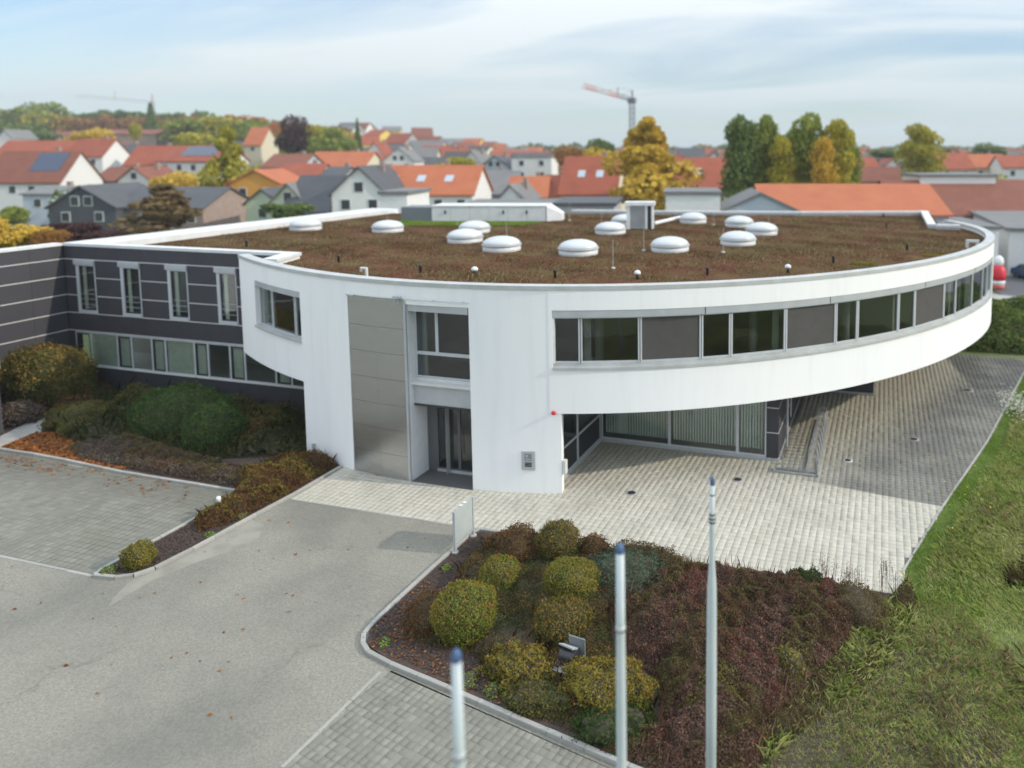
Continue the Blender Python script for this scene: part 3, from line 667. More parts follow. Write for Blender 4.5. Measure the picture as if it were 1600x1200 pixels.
q = MB(); q.box(-11.6, -4.36, gy - .02, gy + .1, .0, .138); q.box(gx - .1, gx + .02, c0[1] + .02, gy - .02, 0, .118); q.build('glazing_base', M_alu, bld)
q = MB(); q.quad((-16, gy + 5, 0), (-4.2, gy + 5, 0), (-4.2, gy + 5, 3.2), (-16, gy + 5, 3.2)); q.quad((-16, 24, 0), (-16, gy + 5, 0), (-16, gy + 5, 3.2), (-16, 24, 3.2)); q.quad((-16, 24, .01), (-4.2, 24, .01), (-4.2, gy + 5, .01), (-16, gy + 5, .01)) if False else None
q.build('interior_wall', M_inner, bld)
q = MB(); q.prism([(-16, 24.5), (gx - .12, 24.5), (gx - .12, gy + .12), (-4.2, gy + .12), (-4.2, gy + 5), (-16, gy + 5)], -.05, .012); q.build('interior_floor', M_inner, bld)
# anthracite corner pier and the recessed side wall beyond it
q = MB(); q.box(-4.355, -3.90, gy + .03, 38.2, 0.12, ZB); q.build('side_wall', M_dark, bld)
for z0, z1 in ((.14, 1.15), (1.19, 2.18), (2.22, 3.01)):
    q = MB(); q.box(-4.35, -3.885, gy - .002, gy + .028, z0, z1); q.build('cladding_panel', M_panel, bld)
    for k in range(6):
        y0 = gy + .04 + k * 1.55; q = MB(); q.box(-3.898, -3.87, y0, y0 + 1.52, z0, z1); q.build('cladding_panel', M_panel, bld)
q = MB()
for z0 in (1.155, 2.185): q.box(-4.35, -3.86, gy - .012, gy + .028, z0, z0 + .03); q.box(-3.898, -3.86, gy + .04, 38.1, z0, z0 + .03)
q.build('trim_strip', M_trim, bld)
q = MB(); q.box(-4.36, -3.84, gy - .03, 38.15, 0, .118); q.build('plinth', M_alu, bld)
q = MB(); q.tube((-3.72, 30.4, 0), (-3.72, 30.4, 3.0), .05); q.build('downpipe', M_alu, bld)
q = MB(); q.tube((-3.72, 31.6, .9), (-3.72, 31.6, 3.0), .04); q.build('downpipe', M_alu, bld)
q = MB(); q.box(-3.84, -.3, 38.25, 44, .12, ZB); q.build('side_wall', M_dark, bld)
for k in range(2):
    for z0, z1 in ((.14, 1.15), (1.19, 2.18), (2.22, 3.01)):
        q = MB(); q.box(-3.8 + k * 1.76, -3.8 + k * 1.76 + 1.72, 38.21, 38.245, z0, z1); q.build('cladding_panel', M_panel, bld)
q = MB(); q.box(-3.86, -.27, 38.19, 44, 0, .118); q.build('plinth', M_alu, bld)

# ------------------------------------------------------------------ dark wing
wing = empty('dark_wing', (-41.35, 28.1, 0), 0, 'two storey dark panelled wing with narrow white framed windows in the corner on the left', 'office building')
ZL = [6.87, 5.93, 4.97, 4.03, 3.08]
def panel_rows(root, f, s_edges, zrows, skip=()):
    for i, (a, b) in enumerate(zip(s_edges[:-1], s_edges[1:])):
        for j, (z0, z1) in enumerate(zrows):
            if (i, j) in skip: continue
            f(a + .004, b - .004, z0 + .022, z1 - .022)
yb = 28.1
def bp(a, b, z0, z1): q = MB(); q.box(a, b, yb, yb + .03, z0, z1); q.build('cladding_panel', M_panel, wing)
q = MB(); q.box(-41.6, -27.3, yb + .16, yb + .35, 3.03, 7.55); q.box(-27.3, -21.5, yb + .16, yb + .35, 3.03, 7.05)
q.box(-41.6, -40.93, yb + .036, yb + .35, 0, 3.03); q.box(-40.93, -21.5, yb + .036, yb + .35, 0, 1.2); q.box(-41.6, -41.36, yb + .036, yb + .16, 3.03, 7.55)
q.build('wall', M_dark, wing)
WX = [(-40.52, -39.22), (-37.46, -36.17), (-34.35, -33.1), (-31.25, -30.06)]
ed = [-41.33, -39.0, -36.0, -33.0, -30.0, -27.35]
for a, b in zip(ed[:-1], ed[1:]): bp(a + .004, b - .004, 6.892, 7.56); bp(a + .004, b - .004, 3.102, 4.008)
se = [-41.33] + [v for w_ in WX for v in w_] + [-27.0]
for i in range(0, len(se), 2):
    for z1, z0 in zip(ZL[:3], ZL[1:4]): bp(se[i] + .01, se[i + 1] - .01, z0 + .022, z1 - .022)
bp(-41.33, -40.95, 2.15, 3.05); bp(-41.33, -40.95, 1.2, 2.11)
for a, b in zip([-41.33, -38, -35, -32, -29, -26], [-38, -35, -32, -29, -26, -22.8]): bp(a + .004, b - .004, .03, 1.17)
q = MB()
for z in (6.87, 4.03, 3.08): q.box(-41.32, -27.3 if z > 4 else -26, yb - .02, yb + .034, z - .02, z + .02)
for z in (5.93, 4.97):
    for i in range(0, len(se), 2): q.box(se[i] + .01, se[i + 1] - .01, yb - .02, yb + .034, z - .02, z + .02)
q.build('trim_strip', M_trim, wing)
for x0, x1 in WX:
    y = yb - .03
    c = MB(); c.box(x0 - .09, x1 + .02, y - .06, yb + .033, 6.60, 6.85)
    f_ = MB(); f_.box(x0, x0 + .19, y - .012, yb + .033, 4.05, 6.598); f_.box(x1 - .05, x1, y, yb + .033, 4.05, 6.598); f_.box(x0 + .19, x1 - .05, y - .03, yb + .033, 4.05, 4.21); f_.box(x0 + .19, x1 - .05, y, yb + .033, 6.54, 6.598)
    o = f_.build('window', M_frame, wing); c.build('shutter_casing', M_alu, o)
    i_ = MB(); i_.box(x0 + .19, x0 + .25, yb, yb + .03, 4.21, 6.54); i_.box(x1 - .11, x1 - .05, yb, yb + .03, 4.21, 6.54); i_.box(x0 + .25, x1 - .11, yb, yb + .03, 4.21, 4.28); i_.build('inner_frame', M_dark, o)
    p = MB(); p.box(x0 + .25, x1 - .11, yb + .012, yb + .024, 4.28, 6.54); p.build('pane', M_glass2, o)
    k = MB(); k.box(x0 + .34, x0 + .56, yb + .07, yb + .09, 4.2, 6.5); k.build('curtain', M_curtain, o)
    q = MB()
    for z in (4.55, 4.82, 5.09): q.tube((x0 + .2, y - .06, z), (x1 - .03, y - .06, z), .012, n=6)
    q.build('guard_rail', M_alu, o)
rw = MB()
# cut-outs are not needed: dark room behind each window is a shallow box
for x0, x1 in WX:
    rw.quad((x0, yb + .3, 4.0), (x1, yb + .3, 4.0), (x1, yb + .3, 6.6), (x0, yb + .3, 6.6))
rw.build('interior_wall', M_inner, wing)
RX = [-40.92, -39.87, -38.03, -37.07, -35.7, -34.82, -32.94, -32.08, -30.71, -29.81, -27.97, -27.05, -25.2, -23.2]
q = MB(); q.box(-40.93, -22.9, yb - .05, yb + .2, 1.2, 1.26); q.build('window_sill', M_trim, wing)
for i, (x0, x1) in enumerate(zip(RX[:-1], RX[1:])):
    f_ = MB(); f_.box(x0, x0 + .05, yb - .01, yb + .06, 1.262, 3.03); f_.box(x1 - .05, x1 - .003, yb - .01, yb + .06, 1.262, 3.03); f_.box(x0 + .05, x1 - .05, yb - .008, yb + .058, 1.262, 1.32); f_.box(x0 + .05, x1 - .05, yb - .008, yb + .058, 2.97, 3.03)
    o = f_.build('window', M_frame, wing)
    if i % 2 == 0:
        d = MB(); d.box(x0 + .05, x0 + .13, yb + .0, yb + .05, 1.32, 2.97); d.box(x1 - .13, x1 - .05, yb, yb + .05, 1.32, 2.97); d.box(x0 + .13, x1 - .13, yb, yb + .05, 1.32, 1.40); d.box(x0 + .13, x1 - .13, yb, yb + .05, 2.89, 2.97); d.build('sash', M_dark, o)
    p = MB(); p.box(x0 + .05, x1 - .05, yb + .02, yb + .03, 1.32, 2.97); p.build('pane', M_glass2, o)
    if i in (1, 5, 10, 2, 4, 6, 8):
        n = int((x1 - x0 - .15) / .14); b = MB()
        for k in range(n): xx = x0 + .09 + k * .14; b.add([(xx, yb + .07, 1.3), (xx + .13, yb + .10, 1.3), (xx + .13, yb + .10, 3.0), (xx, yb + .07, 3.0)], [(0, 1, 2, 3)])
        b.build('blind', M_curtain, o)
q = MB(); q.quad((-41, yb + 3, .9), (-22, yb + 3, .9), (-22, yb + 3, 3.1), (-41, yb + 3, 3.1)); q.box(-41, -22, yb + .3, yb + 3, 1.0, 1.1); q.build('interior_wall', M_inner, wing)
q = MB(); q.box(-41.35, -27.15, yb - .04, yb + .5, 7.56, ZC); q.build('coping', M_coplight, wing)
# side wall facing the garden
xs = -41.35
q = MB(); q.box(xs - .5, xs - .035, 20, yb + .035, 0, 7.55); q.build('wall', M_dark, wing)
ye = [20.3, 23.4, 26.48, 28.06]; zr = [0.0, 1.2, 2.14, 3.08, 4.03, 4.97, 5.93, 6.87, 7.58]
for a, b in zip(ye[:-1], ye[1:]):
    for z0, z1 in zip(zr[:-1], zr[1:]):
        q = MB(); q.box(xs - .03, xs, a + .004, b - .004, z0 + .022, z1 - .022); q.build('cladding_panel', M_panel, wing)
q = MB()
for z in zr[1:-1]: q.box(xs - .034, xs + .02, 20.3, yb - .025, z - .02, z + .02)
q.build('trim_strip', M_trim, wing)
q = MB(); q.box(xs - .55, xs + .05, 20, yb - .05, 7.56, ZC - .002); q.build('coping', M_coplight, wing)
# white projecting bay at the frame's left edge
q = MB(); q.box(-41.3, -37.25, 18.5, 22.35, 2.96, 7.6); q.build('white_bay', M_white, wing)
q = MB(); q.box(-41.3, -37.3, 18.6, 22.3, 0, 2.955); q.build('bay_base', M_dark, wing)
for a, b in ((18.6, 20.4), (20.4, 22.3)):
    for z0, z1 in zip([.05, .95, 1.92], [.93, 1.9, 2.93]):
        q = MB(); q.box(-37.298, -37.27, a + .004, b - .004, z0, z1); q.build('cladding_panel', M_panel, wing)
# ------------------------------------------------------------------ on the roof
ZR = 7.38
def dome(cx, cy, r, label):
    t = empty('skylight_dome', (cx, cy, ZR), 0, label, 'skylight', 'round skylight domes on the planted roof')
    b = MB(); b.lathe([(r * .97, -.1), (r * .97, .20), (r * .93, .24), (r * .93, .27)], (0, 0, 0), 28); nobj('curb', b.mesh('curb', M_coplight), t)
    b = MB(); b.lathe([(r * .96, .272), (r * 1.02, .285), (r * 1.02, .335), (r * .98, .345)], (0, 0, 0), 28); nobj('rim', b.mesh('rim', M_alu), t)
    b = MB(); pr = [(r * .97 * math.cos(x), .346 + r * .40 * math.sin(x)) for x in [i * math.pi / 2 / 9 for i in range(10)]]; pr[-1] = (.01, pr[-1][1]); b.lathe(pr, (0, 0, 0), 28); nobj('dome', b.mesh('dome', M_domew), t)
    return t
M_domew = mat('opal_acrylic', [(.50, .52, .53), (.62, .64, .65)], rough=.35, scale=1.2)
DM = [((-36.2, 39.36), .98, 'blurred skylight dome farthest to the left near the pale side coping'),
 ((-30.32, 39.85), .97, 'skylight dome standing alone in front of the grey end of the plant housing'),
 ((-22.7, 36.52), 1.0, 'skylight dome left in the cluster of three and overlapping the one behind'),
 ((-24.81, 41.04), .98, 'skylight dome half hidden behind the left one of the cluster of three'),
 ((-18.97, 33.94), 1.0, 'skylight dome nearest the viewer in the cluster of three'),
 ((-14.59, 33.71), 1.0, 'skylight dome lowest in the middle of the roof with bare moss before it'),
 ((-16.32, 42.71), .98, 'skylight dome just left of the louvred chimney'),
 ((-17.33, 48.24), .98, 'skylight dome almost hidden behind the louvred chimney'),
 ((-10.54, 36.1), 1.0, 'skylight dome in the front row right of the louvred chimney'),
 ((-13.13, 50.87), .98, 'skylight dome reached by the white pipe from the chimney'),
 ((-9.45, 49.13), .98, 'skylight dome at the back of the right hand trio'),
 ((-7.24, 44.94), 1.0, 'skylight dome rightmost of the right hand trio'),
 ((-7.68, 39.62), 1.0, 'skylight dome nearest the viewer in the right hand trio')]
for (cx, cy), r, lb_ in DM: dome(cx, cy, r, lb_)
# louvred chimney
vx, vy = (-15.53, 46.1)
t = empty('ventilation_chimney', (vx, vy, ZR), .25, 'white topped ventilation chimney with dark louvres on the planted roof', 'chimney')
def lbuild(b, n, m_, p): return nobj(n, b.mesh(n, m_), p)
b = MB(); b.box(-.85, -.62, -.5, .5, 0, 1.55); b.box(.38, .52, -.5, .5, 0, 1.55); b.box(.78, .9, -.5, .5, 0, 1.55); lbuild(b, 'post', M_white2, t)
b = MB(); b.box(-.95, 1.0, -.6, .6, 1.55, 1.78); lbuild(b, 'cap', M_white2, t)
b = MB(); b.box(-.62, .38, -.38, .45, 0, 1.55); lbuild(b, 'core', M_dark, t)
for k in range(10): b = MB(); b.box(-.62, .38, -.48, -.38, .06 + k * .148, .15 + k * .148); lbuild(b, 'louvre', M_alu, t)
b = MB(); b.box(.52, .78, -.38, .45, 0, 1.55); lbuild(b, 'side_core', M_dark, t)
p0_ = (-14.91, 47.23); p1_ = (-14.35, 51.68)
b = MB(); b.tube((*p0_, 7.62), (*p1_, 7.66), .12, n=10); b.thing('vent_pipe', M_white2, 'white pipe lying on the roof between the louvred chimney and a dome', 'pipe')
# plant housing at the back
t = empty('plant_housing', (-28, 48, ZR), 0, 'long low white plant housing with sloped end at the back of the roof', 'roof housing')
A1 = (-31.55, 46.42); A2 = (-23.6, 48.7); dxx, dyy = A2[0] - A1[0], A2[1] - A1[1]; L_ = math.hypot(dxx, dyy); dxx /= L_; dyy /= L_; nx_, ny_ = -dyy, dxx
pt = lambda s, d: (A1[0] + dxx * s + nx_ * d, A1[1] + dyy * s + ny_ * d)
n_ = 6
for k in range(n_):
    s0, s1 = L_ * k / n_ + .01, L_ * (k + 1) / n_ - .01; b = MB(); b.prism([pt(s0, 0), pt(s1, 0), pt(s1, .05), pt(s0, .05)], 7.42, 8.48); b.build('side_panel', M_innerw if False else M_coplight, t)
b = MB(); b.prism([pt(0, .06), pt(L_, .06), pt(L_, 2.5), pt(0, 2.5)], 7.35, 8.44); b.build('body', M_alu, t)
b = MB(); b.prism([pt(-.05, -.05), pt(L_ + .05, -.05), pt(L_ + .05, 2.6), pt(-.05, 2.6)], 8.485, 8.55); b.build('lid', M_coplight, t)
b = MB(); b.prism([pt(L_ + .06, .0), pt(L_ + 1.1, .5), pt(L_ + 1.1, 1.6), pt(L_ + .06, 2.4)], 7.4, [8.5, 7.95, 7.95, 8.5]); b.build('sloped_end', M_white2, t)
b = MB(); b.prism([pt(-2.3, .25), pt(-.02, .05), pt(-.02, 2.4), pt(-2.3, 2.4)], 7.35, 8.42); b.build('grey_end', mat('grey_sheet', (.17, .19, .21), rough=.6), t)
for k in (1.0, 5.2, 6.9): b = MB(); p_ = pt(k, -.03); b.box(p_[0] - .05, p_[0] + .05, p_[1] - .05, p_[1] + .02, 7.95, 8.2); b.build('bracket', M_dark, t)
# small roof fittings
def stub(px, lb_, c=None):
    x, y = px; b = MB(); b.lathe([(.055, 0), (.055, .26), (.075, .27), (.075, .33), (.03, .35)], (x, y, ZR), 10); b.thing('roof_drain', M_dark, lb_, 'drain pipe', 'black pipe stubs along the roof edge')
for p_, l_ in (((-24.12, 28.13), 'black pipe stub on the roof above the corner window'), ((-18.76, 26.67), 'black pipe stub on the roof above the steel cladding'), ((-12.76, 27.08), 'black pipe stub on the roof above the red alarm lamp'), ((-6.97, 29.37), 'black pipe stub on the roof between two chromed vent caps'), ((-2.19, 34.19), 'black pipe stub on the roof beside the yellow moss patch'), ((-0.07, 58.83), 'black pipe stub by the far parapet'), ((0.16, 51.0), 'black pipe stub just before the far parapet'), ((-32.95, 31.55), 'black pipe stub beside the dark wing coping'), ((1.17, 39.7), 'black pipe stub low in the moss near the right bend')): stub(p_, l_)
for p_, l_ in (((-16.21, 26.73), 'chromed vent cap on the roof above the entrance'), ((-9.45, 27.71), 'chromed vent cap on the roof above the third window screen'), ((-3.85, 30.94), 'chromed vent cap on the roof farthest to the right')):
    t = empty('roof_ventilator', (p_[0], p_[1], ZR), 0, l_, 'roof vent', 'chromed vent caps along the roof edge')
    b = MB(); b.lathe([(.06, 0), (.06, .22)], (0, 0, 0), 10); lbuild(b, 'pipe', M_dark, t)
    b = MB(); b.lathe([(.13, .2), (.14, .26), (.10, .33), (.03, .36)], (0, 0, 0), 12); lbuild(b, 'cap', M_white2, t)
x, y = (-19.89, 24.73); b = MB(); b.tube((x, y, ZR), (x, y, ZR + .42), .06); b.tube((x + .03, y, ZR + .42), (x - .26, y, ZR + .42), .06); b.tube((x - .24, y, ZR + .44), (x - .24, y, ZR + .30), .055); b.thing('bent_vent_pipe', M_trim, 'cream bent vent pipe on the roof edge above the steel', 'vent pipe')
x, y = (4.53, 41.45); b = MB(); b.box(x - .35, x - .2, y - .1, y + .1, ZR, ZR + .45); b.box(x - .2, x + .3, y - .1, y + .1, ZR + .32, ZR + .45); b.box(x + .15, x + .3, y - .1, y + .1, ZR, ZR + .32); b.thing('roof_bracket', M_trim, 'small cream pipe frame on the roof at the right bend', 'bracket')
for i, (px, py) in enumerate([(-19.48, 35.4), (-11.83, 35.73), (-7.76, 36.15), (-22.22, 49.78), (-19.08, 48.2), (-28.31, 44.63), (-11.31, 49.49), (-7.79, 51.43), (-11.3, 29.86), (-35.1, 46.1)]):
    b = MB(); b.tube((px, py, ZR), (px, py, ZR + 1.3), .012, .006, n=5); b.lathe([(.1, 0), (.1, .06)], (px, py, ZR), 8)
    b.thing('lightning_rod', M_trim, 'thin lightning rod ' + ['in front of the nearest dome of the left cluster', 'beside the dome lowest in the middle of the roof', 'before the nearest dome of the right hand trio', 'by the far parapet left of the chimney', 'behind the dome beside the chimney', 'behind the left cluster of domes', 'left of the right hand trio of domes', 'behind the rightmost dome', 'in front of the louvred chimney near the roof edge', 'behind the lone dome at the left'][i], 'lightning rod', 'lightning rods among the skylight domes')

# ------------------------------------------------------------------ on the facade
p_ = FC(13.6, .05); b = MB(); b.lathe([(.07, -.05), (.09, 0), (.075, .05), (.03, .08)], (p_[0], p_[1], 3.06), 12)
M_red = mat('red_lens', (.62, .012, .03), rough=.3); b.thing('alarm_lamp', M_red, 'small round red alarm lamp on the white wall corner', 'alarm lamp')
x, y = FC(11.2, .03); t = empty('intercom_panel', (x, y, .9), R(11.2) , 'grey letterbox and intercom panel let into the white wall beside the entrance', 'intercom')
b = MB(); b.box(-.25, .25, -.03, .03, 0, .70); lbuild(b, 'plate', M_alu, t)
b = MB(); b.box(-.13, .13, -.045, -.031, .36, .62); lbuild(b, 'display', mat('grey_display', (.22, .23, .23), rough=.4), t)
b = MB(); b.box(-.09, .0, -.05, -.046, .5, .58); b.box(-.09, .09, -.05, -.046, .40, .44); lbuild(b, 'button', M_alu, t)
for k in range(3): b = MB(); b.box(-.13, .13, -.04, -.031, .13 + k * .06, .17 + k * .06); lbuild(b, 'slot', M_dark, t)
x, y = FC(14.3, -.1); b = MB(); b.box(x + .02, x + .14, y - .1, y + .1, .75, 1.25); b.thing('wall_box', M_trim, 'small cream box on the end face of the white wall', 'junction box')
x, y = FC(-13.9, .04); b = MB(); b.tube((x, y - .05, 0), (x, y - .05, .62), .06); b.thing('grey_pipe_stub', M_alu, 'short grey pipe at the foot of the white wall beside the shrubs', 'pipe')
# sign at the kerb
t = empty('entrance_sign', (-12.56, 19.65, 0), 0, 'pale grey sign board between two posts on the kerb in front of the entrance', 'sign')
sx = -12.56
for y in (19.17, 20.22):
    b = MB(); b.box(sx - .04, sx + .04, y - .04, y + .04, 0.08, 1.38); b.build('post', M_alu, t)
    b = MB(); b.lathe([(.11, 0), (.11, .10), (.06, .12)], (sx, y, .0), 12); b.build('foot', M_concrete, t)
b = MB(); b.box(sx - .02, sx + .02, 19.215, 20.175, .34, 1.40); b.build('board', mat('sign_board', (.40, .44, .43), rough=.45), t)
b = MB(); b.box(sx - .022, sx + .03, 19.215, 20.175, .27, .335); b.build('rail', M_alu, t)
for y in (19.5, 19.72): b = MB(); b.box(sx - .05, sx + .05, y, y + .09, 1.402, 1.42); b.build('clip', M_white2, t)
# flag poles
M_pole = mat('pole_white', [(.44, .50, .52), (.52, .57, .58)], rough=.4, scale=1.5); M_cap = mat('blue_cap', (.06, .11, .22), rough=.5)
for (x, y), r0, lb_ in (((-4.11, 6.24), .053, 'white flagpole nearest the viewer with a blue cap over the grey paving'), ((-3.20, 8.63), .055, 'white flagpole in the middle of the row with a domed blue cap'), ((-2.49, 10.9), .038, 'white slender flagpole farthest from the viewer with clamps below its blue cap')):
    t = empty('flagpole', (x, y, 0), 0, lb_, 'flagpole', 'flagpoles rising before the planting bed')
    thin = r0 < .045
    prof = [(.09, -.1), (.085, 4.0), (.08, 5.2), (.074, 5.6), (.050, 5.95), (.043, 6.5), (r0 * .93, 7.28)] if thin else [(.078, -.1), (.072, 3.0), (.066, 5.4), (.060, 6.2), (r0, 7.28)]
    b = MB(); b.lathe(prof, (0, 0, 0), 20); lbuild(b, 'shaft', M_pole, t)
    b = MB(); b.lathe([(r0 * .98, 7.27), (r0 * 1.02, 7.30), (r0 * 1.0, 7.35), (r0 * .6, 7.40), (r0 * .15, 7.41)], (0, 0, 0), 16); lbuild(b, 'cap', M_cap, t)
    if thin:
        for z in (6.72, 6.79, 6.66): b = MB(); b.lathe([(r0 + .014, z - .012), (r0 + .02, z), (r0 + .014, z + .012)], (0, 0, 0), 14); lbuild(b, 'clamp', M_dark, t)
        b = MB(); b.lathe([(r0 + .004, 7.1), (r0 + .007, 7.11), (r0 + .004, 7.12)], (0, 0, 0), 14); lbuild(b, 'ring', M_dark, t)
    else:
        b = MB(); b.lathe([(.064, 6.2), (.068, 6.24), (.064, 6.28)], (0, 0, 0), 14); lbuild(b, 'ring', M_alu, t)
# bollard lamp in the island
x, y = (-21.72, 19.09); t = empty('bollard_lamp', (x, y, 0), 0, 'low dark bollard lamp with white head among the orange shrubs', 'bollard lamp')
b = MB(); b.lathe([(.07, 0), (.07, .5)], (0, 0, 0), 12); lbuild(b, 'post', M_dark, t); b = MB(); b.lathe([(.075, .5), (.075, .66), (.05, .69)], (0, 0, 0), 14); lbuild(b, 'head', M_white2, t)
# floodlight
t = empty('floodlight', (-6.95, 15.2, 0), R(-8), 'black floodlight with a grey hood on a concrete base in the bed', 'floodlight')
b = MB(); b.box(-.36, .36, -.30, .30, 0, .30); lbuild(b, 'base', M_concrete, t)
b = MB(); b.tube((-.18, -.02, .55), (.22, -.02, .55), .17, n=16); lbuild(b, 'drum', mat('lamp_black', (.035, .036, .04), rough=.3), t)
b = MB(); b.add([(-.22, -.10, .82), (.18, -.12, .80), (.18, .14, .66), (-.22, .14, .66), (-.22, -.10, .86), (.18, -.12, .84), (.18, .14, .70), (-.22, .14, .70)], [(0, 3, 2, 1), (4, 5, 6, 7), (0, 1, 5, 4), (1, 2, 6, 5), (2, 3, 7, 6), (3, 0, 4, 7)]); lbuild(b, 'reflector', M_alu, t)
b = MB(); b.box(-.10, .34, .16, .20, .30, .92); lbuild(b, 'glare_shield', mat('zinc_grey', (.16, .17, .18), rough=.55), t)
b = MB(); b.box(-.22, -.19, -.05, .05, .30, .62); b.box(.22, .25, -.05, .05, .30, .62); lbuild(b, 'bracket', M_dark, t)
# bicycle rack
M_galv = mat('galvanised', [(.38, .39, .39), (.5, .51, .51)], rough=.5, metal=.5)
t = empty('bicycle_rack', (-3.0, 30.0, 0), 0, 'galvanised bicycle rack with a long row of hoops on the forecourt', 'bicycle rack')
b = MB(); b.box(-3.9, -2.2, 27.75, 27.82, .03, .09); b.box(-3.85, -2.2, 28.05, 28.10, .03, .08); b.box(-3.92, -3.86, 27.72, 28.12, .0, .12); b.box(-2.24, -2.18, 27.75, 28.12, .0, .12); b.build('front_frame', M_galv, t)
for k in range(5): b = MB(); x = -3.62 + k * .34; b.tube((x, 28.07, .05), (x, 28.12, .55), .012, n=6); b.tube((x + .06, 28.07, .05), (x + .06, 28.12, .55), .012, n=6); b.tube((x, 28.12, .55), (x + .06, 28.12, .55), .012, n=6); b.build('low_hoop', M_galv, t)
b = MB(); b.box(-2.72, -2.66, 28.15, 34.0, .04, .10); b.box(-2.28, -2.22, 28.15, 34.0, .04, .10); b.build('rail', M_galv, t)
for k in range(17):
    y = 28.4 + k * .34; b = MB(); h = .78 if k % 2 else .55
    b.tube((-2.70, y, .06), (-2.62, y, h), .014, n=6); b.tube((-2.62, y, h), (-2.34, y, h), .014, n=6); b.tube((-2.34, y, h), (-2.25, y, .06), .014, n=6)
    b.tube((-2.70, y + .07, .06), (-2.62, y + .07, h), .014, n=6); b.tube((-2.62, y + .07, h), (-2.34, y + .07, h), .014, n=6); b.tube((-2.34, y + .07, h), (-2.25, y + .07, .06), .014, n=6)
    b.tube((-2.62, y, h), (-2.62, y + .07, h), .014, n=6); b.build('hoop', M_galv, t)
# manholes and drains in the forecourt
for (x, y), r, lb_ in (((-8.64, 24.56), .2, 'dark round drain cover in front of the blinds'), ((-5.11, 26.72), .2, 'drain cover with a worn ring left of the bicycle rack'), ((-1.16, 29.67), .18, 'bright metal drain cover right of the bicycle rack'), ((1.49, 32.71), .22, 'drain cover in the mossy paving towards the meadow'), ((4.44, 40.44), .3, 'worn drain cover farthest away under the overhang')):
    t = empty('drain_cover', (x, y, 0), 0, lb_, 'drain cover', 'drain covers in the forecourt')
    b = MB(); b.lathe([(r, .0), (r, .024), (r * .8, .026)], (0, 0, 0), 20); lbuild(b, 'frame', M_concrete if r > .19 else M_trim, t); b = MB(); b.lathe([(r * .72, .01), (r * .72, .032), (r * .3, .03)], (0, 0, 0), 18); lbuild(b, 'lid', M_dark, t)
# ------------------------------------------------------------------ vegetation near the building
L_olive = leafmat('leaf_olive', [(.06, .075, .02), (.11, .125, .035), (.18, .15, .045), (.20, .12, .05)], scale=1.4, island=.4)
L_ball = leafmat('leaf_ball', [(.07, .12, .02), (.16, .21, .035), (.26, .24, .05), (.34, .20, .05)], scale=1.4, island=.35)
L_rust = leafmat('leaf_rust', [(.16, .08, .025), (.30, .15, .04), (.38, .22, .05), (.30, .26, .06)], scale=2, island=.6)
L_yel = leafmat('leaf_yellow', [(.12, .12, .025), (.24, .21, .04), (.36, .29, .06)])
L_green = leafmat('leaf_green', [(.02, .042, .012), (.045, .085, .02), (.09, .13, .035)])
L_jun = leafmat('leaf_juniper', [(.03, .065, .02), (.075, .13, .035), (.15, .20, .055)], scale=3)
L_grey = leafmat('leaf_greygreen', [(.05, .08, .05), (.10, .14, .09), (.15, .19, .13)])
L_spir = leafmat('leaf_spirea', [(.07, .05, .022), (.14, .07, .03), (.20, .105, .04), (.15, .14, .045)])
L_barb = leafmat('leaf_barberry', [(.055, .036, .026), (.12, .056, .042), (.18, .10, .07), (.28, .18, .14), (.12, .12, .06)], scale=1.3, island=.6)
L_barb2 = leafmat('leaf_brownmix', [(.05, .05, .02), (.12, .075, .04), (.15, .13, .05), (.20, .10, .06)], scale=1.5)
L_purp = leafmat('leaf_purple', [(.065, .05, .040), (.14, .095, .078), (.22, .17, .14), (.14, .13, .06)], island=.7)
L_dead = leafmat('leaf_dead', [(.14, .045, .015), (.26, .09, .025), (.36, .17, .05)], island=.9, transl=.1)
L_dkcov = leafmat('leaf_dark_cover', [(.03, .045, .016), (.065, .08, .03), (.14, .11, .045)], scale=1.2)
L_grass = leafmat('grass_blade', [(.23, .33, .06), (.40, .50, .13), (.60, .64, .27), (.74, .70, .40)], scale=.6, island=.45)
L_grass2 = leafmat('short_grass_blade', [(.13, .24, .025), (.23, .37, .055), (.33, .44, .10)], scale=.8, island=.4)
L_dry = leafmat('dry_grass', [(.26, .22, .11), (.42, .36, .19), (.58, .51, .32)], island=.7)
L_sedg = leafmat('sedum_tuft', [(.075, .030, .020), (.16, .065, .040), (.15, .09, .045), (.17, .15, .06), (.27, .23, .11)], scale=.55, island=.30)

bush('clipped_shrub', -10.15, 15.85, .76, .76, .70, L_ball, 'largest clipped ball shrub, green below and orange on top, nearest the kerb', 9500, .026, 21, 2.5, .06, cat='shrub', group='clipped ball shrubs in the front bed', tips=L_rust)
bush('clipped_shrub', -10.25, 17.85, .56, .56, .52, L_ball, 'smallest clipped ball shrub behind the largest one', 5500, .024, 22, 2.3, .07, cat='shrub', group='clipped ball shrubs in the front bed', tips=L_rust)
bush('clipped_shrub', -9.35, 19.75, .64, .62, .62, L_olive, 'clipped olive shrub farthest back beside the forecourt', 6500, .026, 23, 2.3, .10, cat='shrub', group='clipped ball shrubs in the front bed', tips=L_rust)
bush('clipped_shrub', -8.15, 18.05, .74, .66, .56, L_ball, 'flat topped clipped shrub, brown on top, beside the grey green shrub', 9000, .025, 24, 3.0, .06, cat='shrub', group='clipped ball shrubs in the front bed', tips=L_rust)
bush('clipped_shrub', -7.65, 16.4, .70, .64, .52, L_olive, 'looser clipped shrub just behind the floodlight', 8500, .026, 25, 2.6, .12, cat='shrub', group='clipped ball shrubs in the front bed', tips=L_rust)
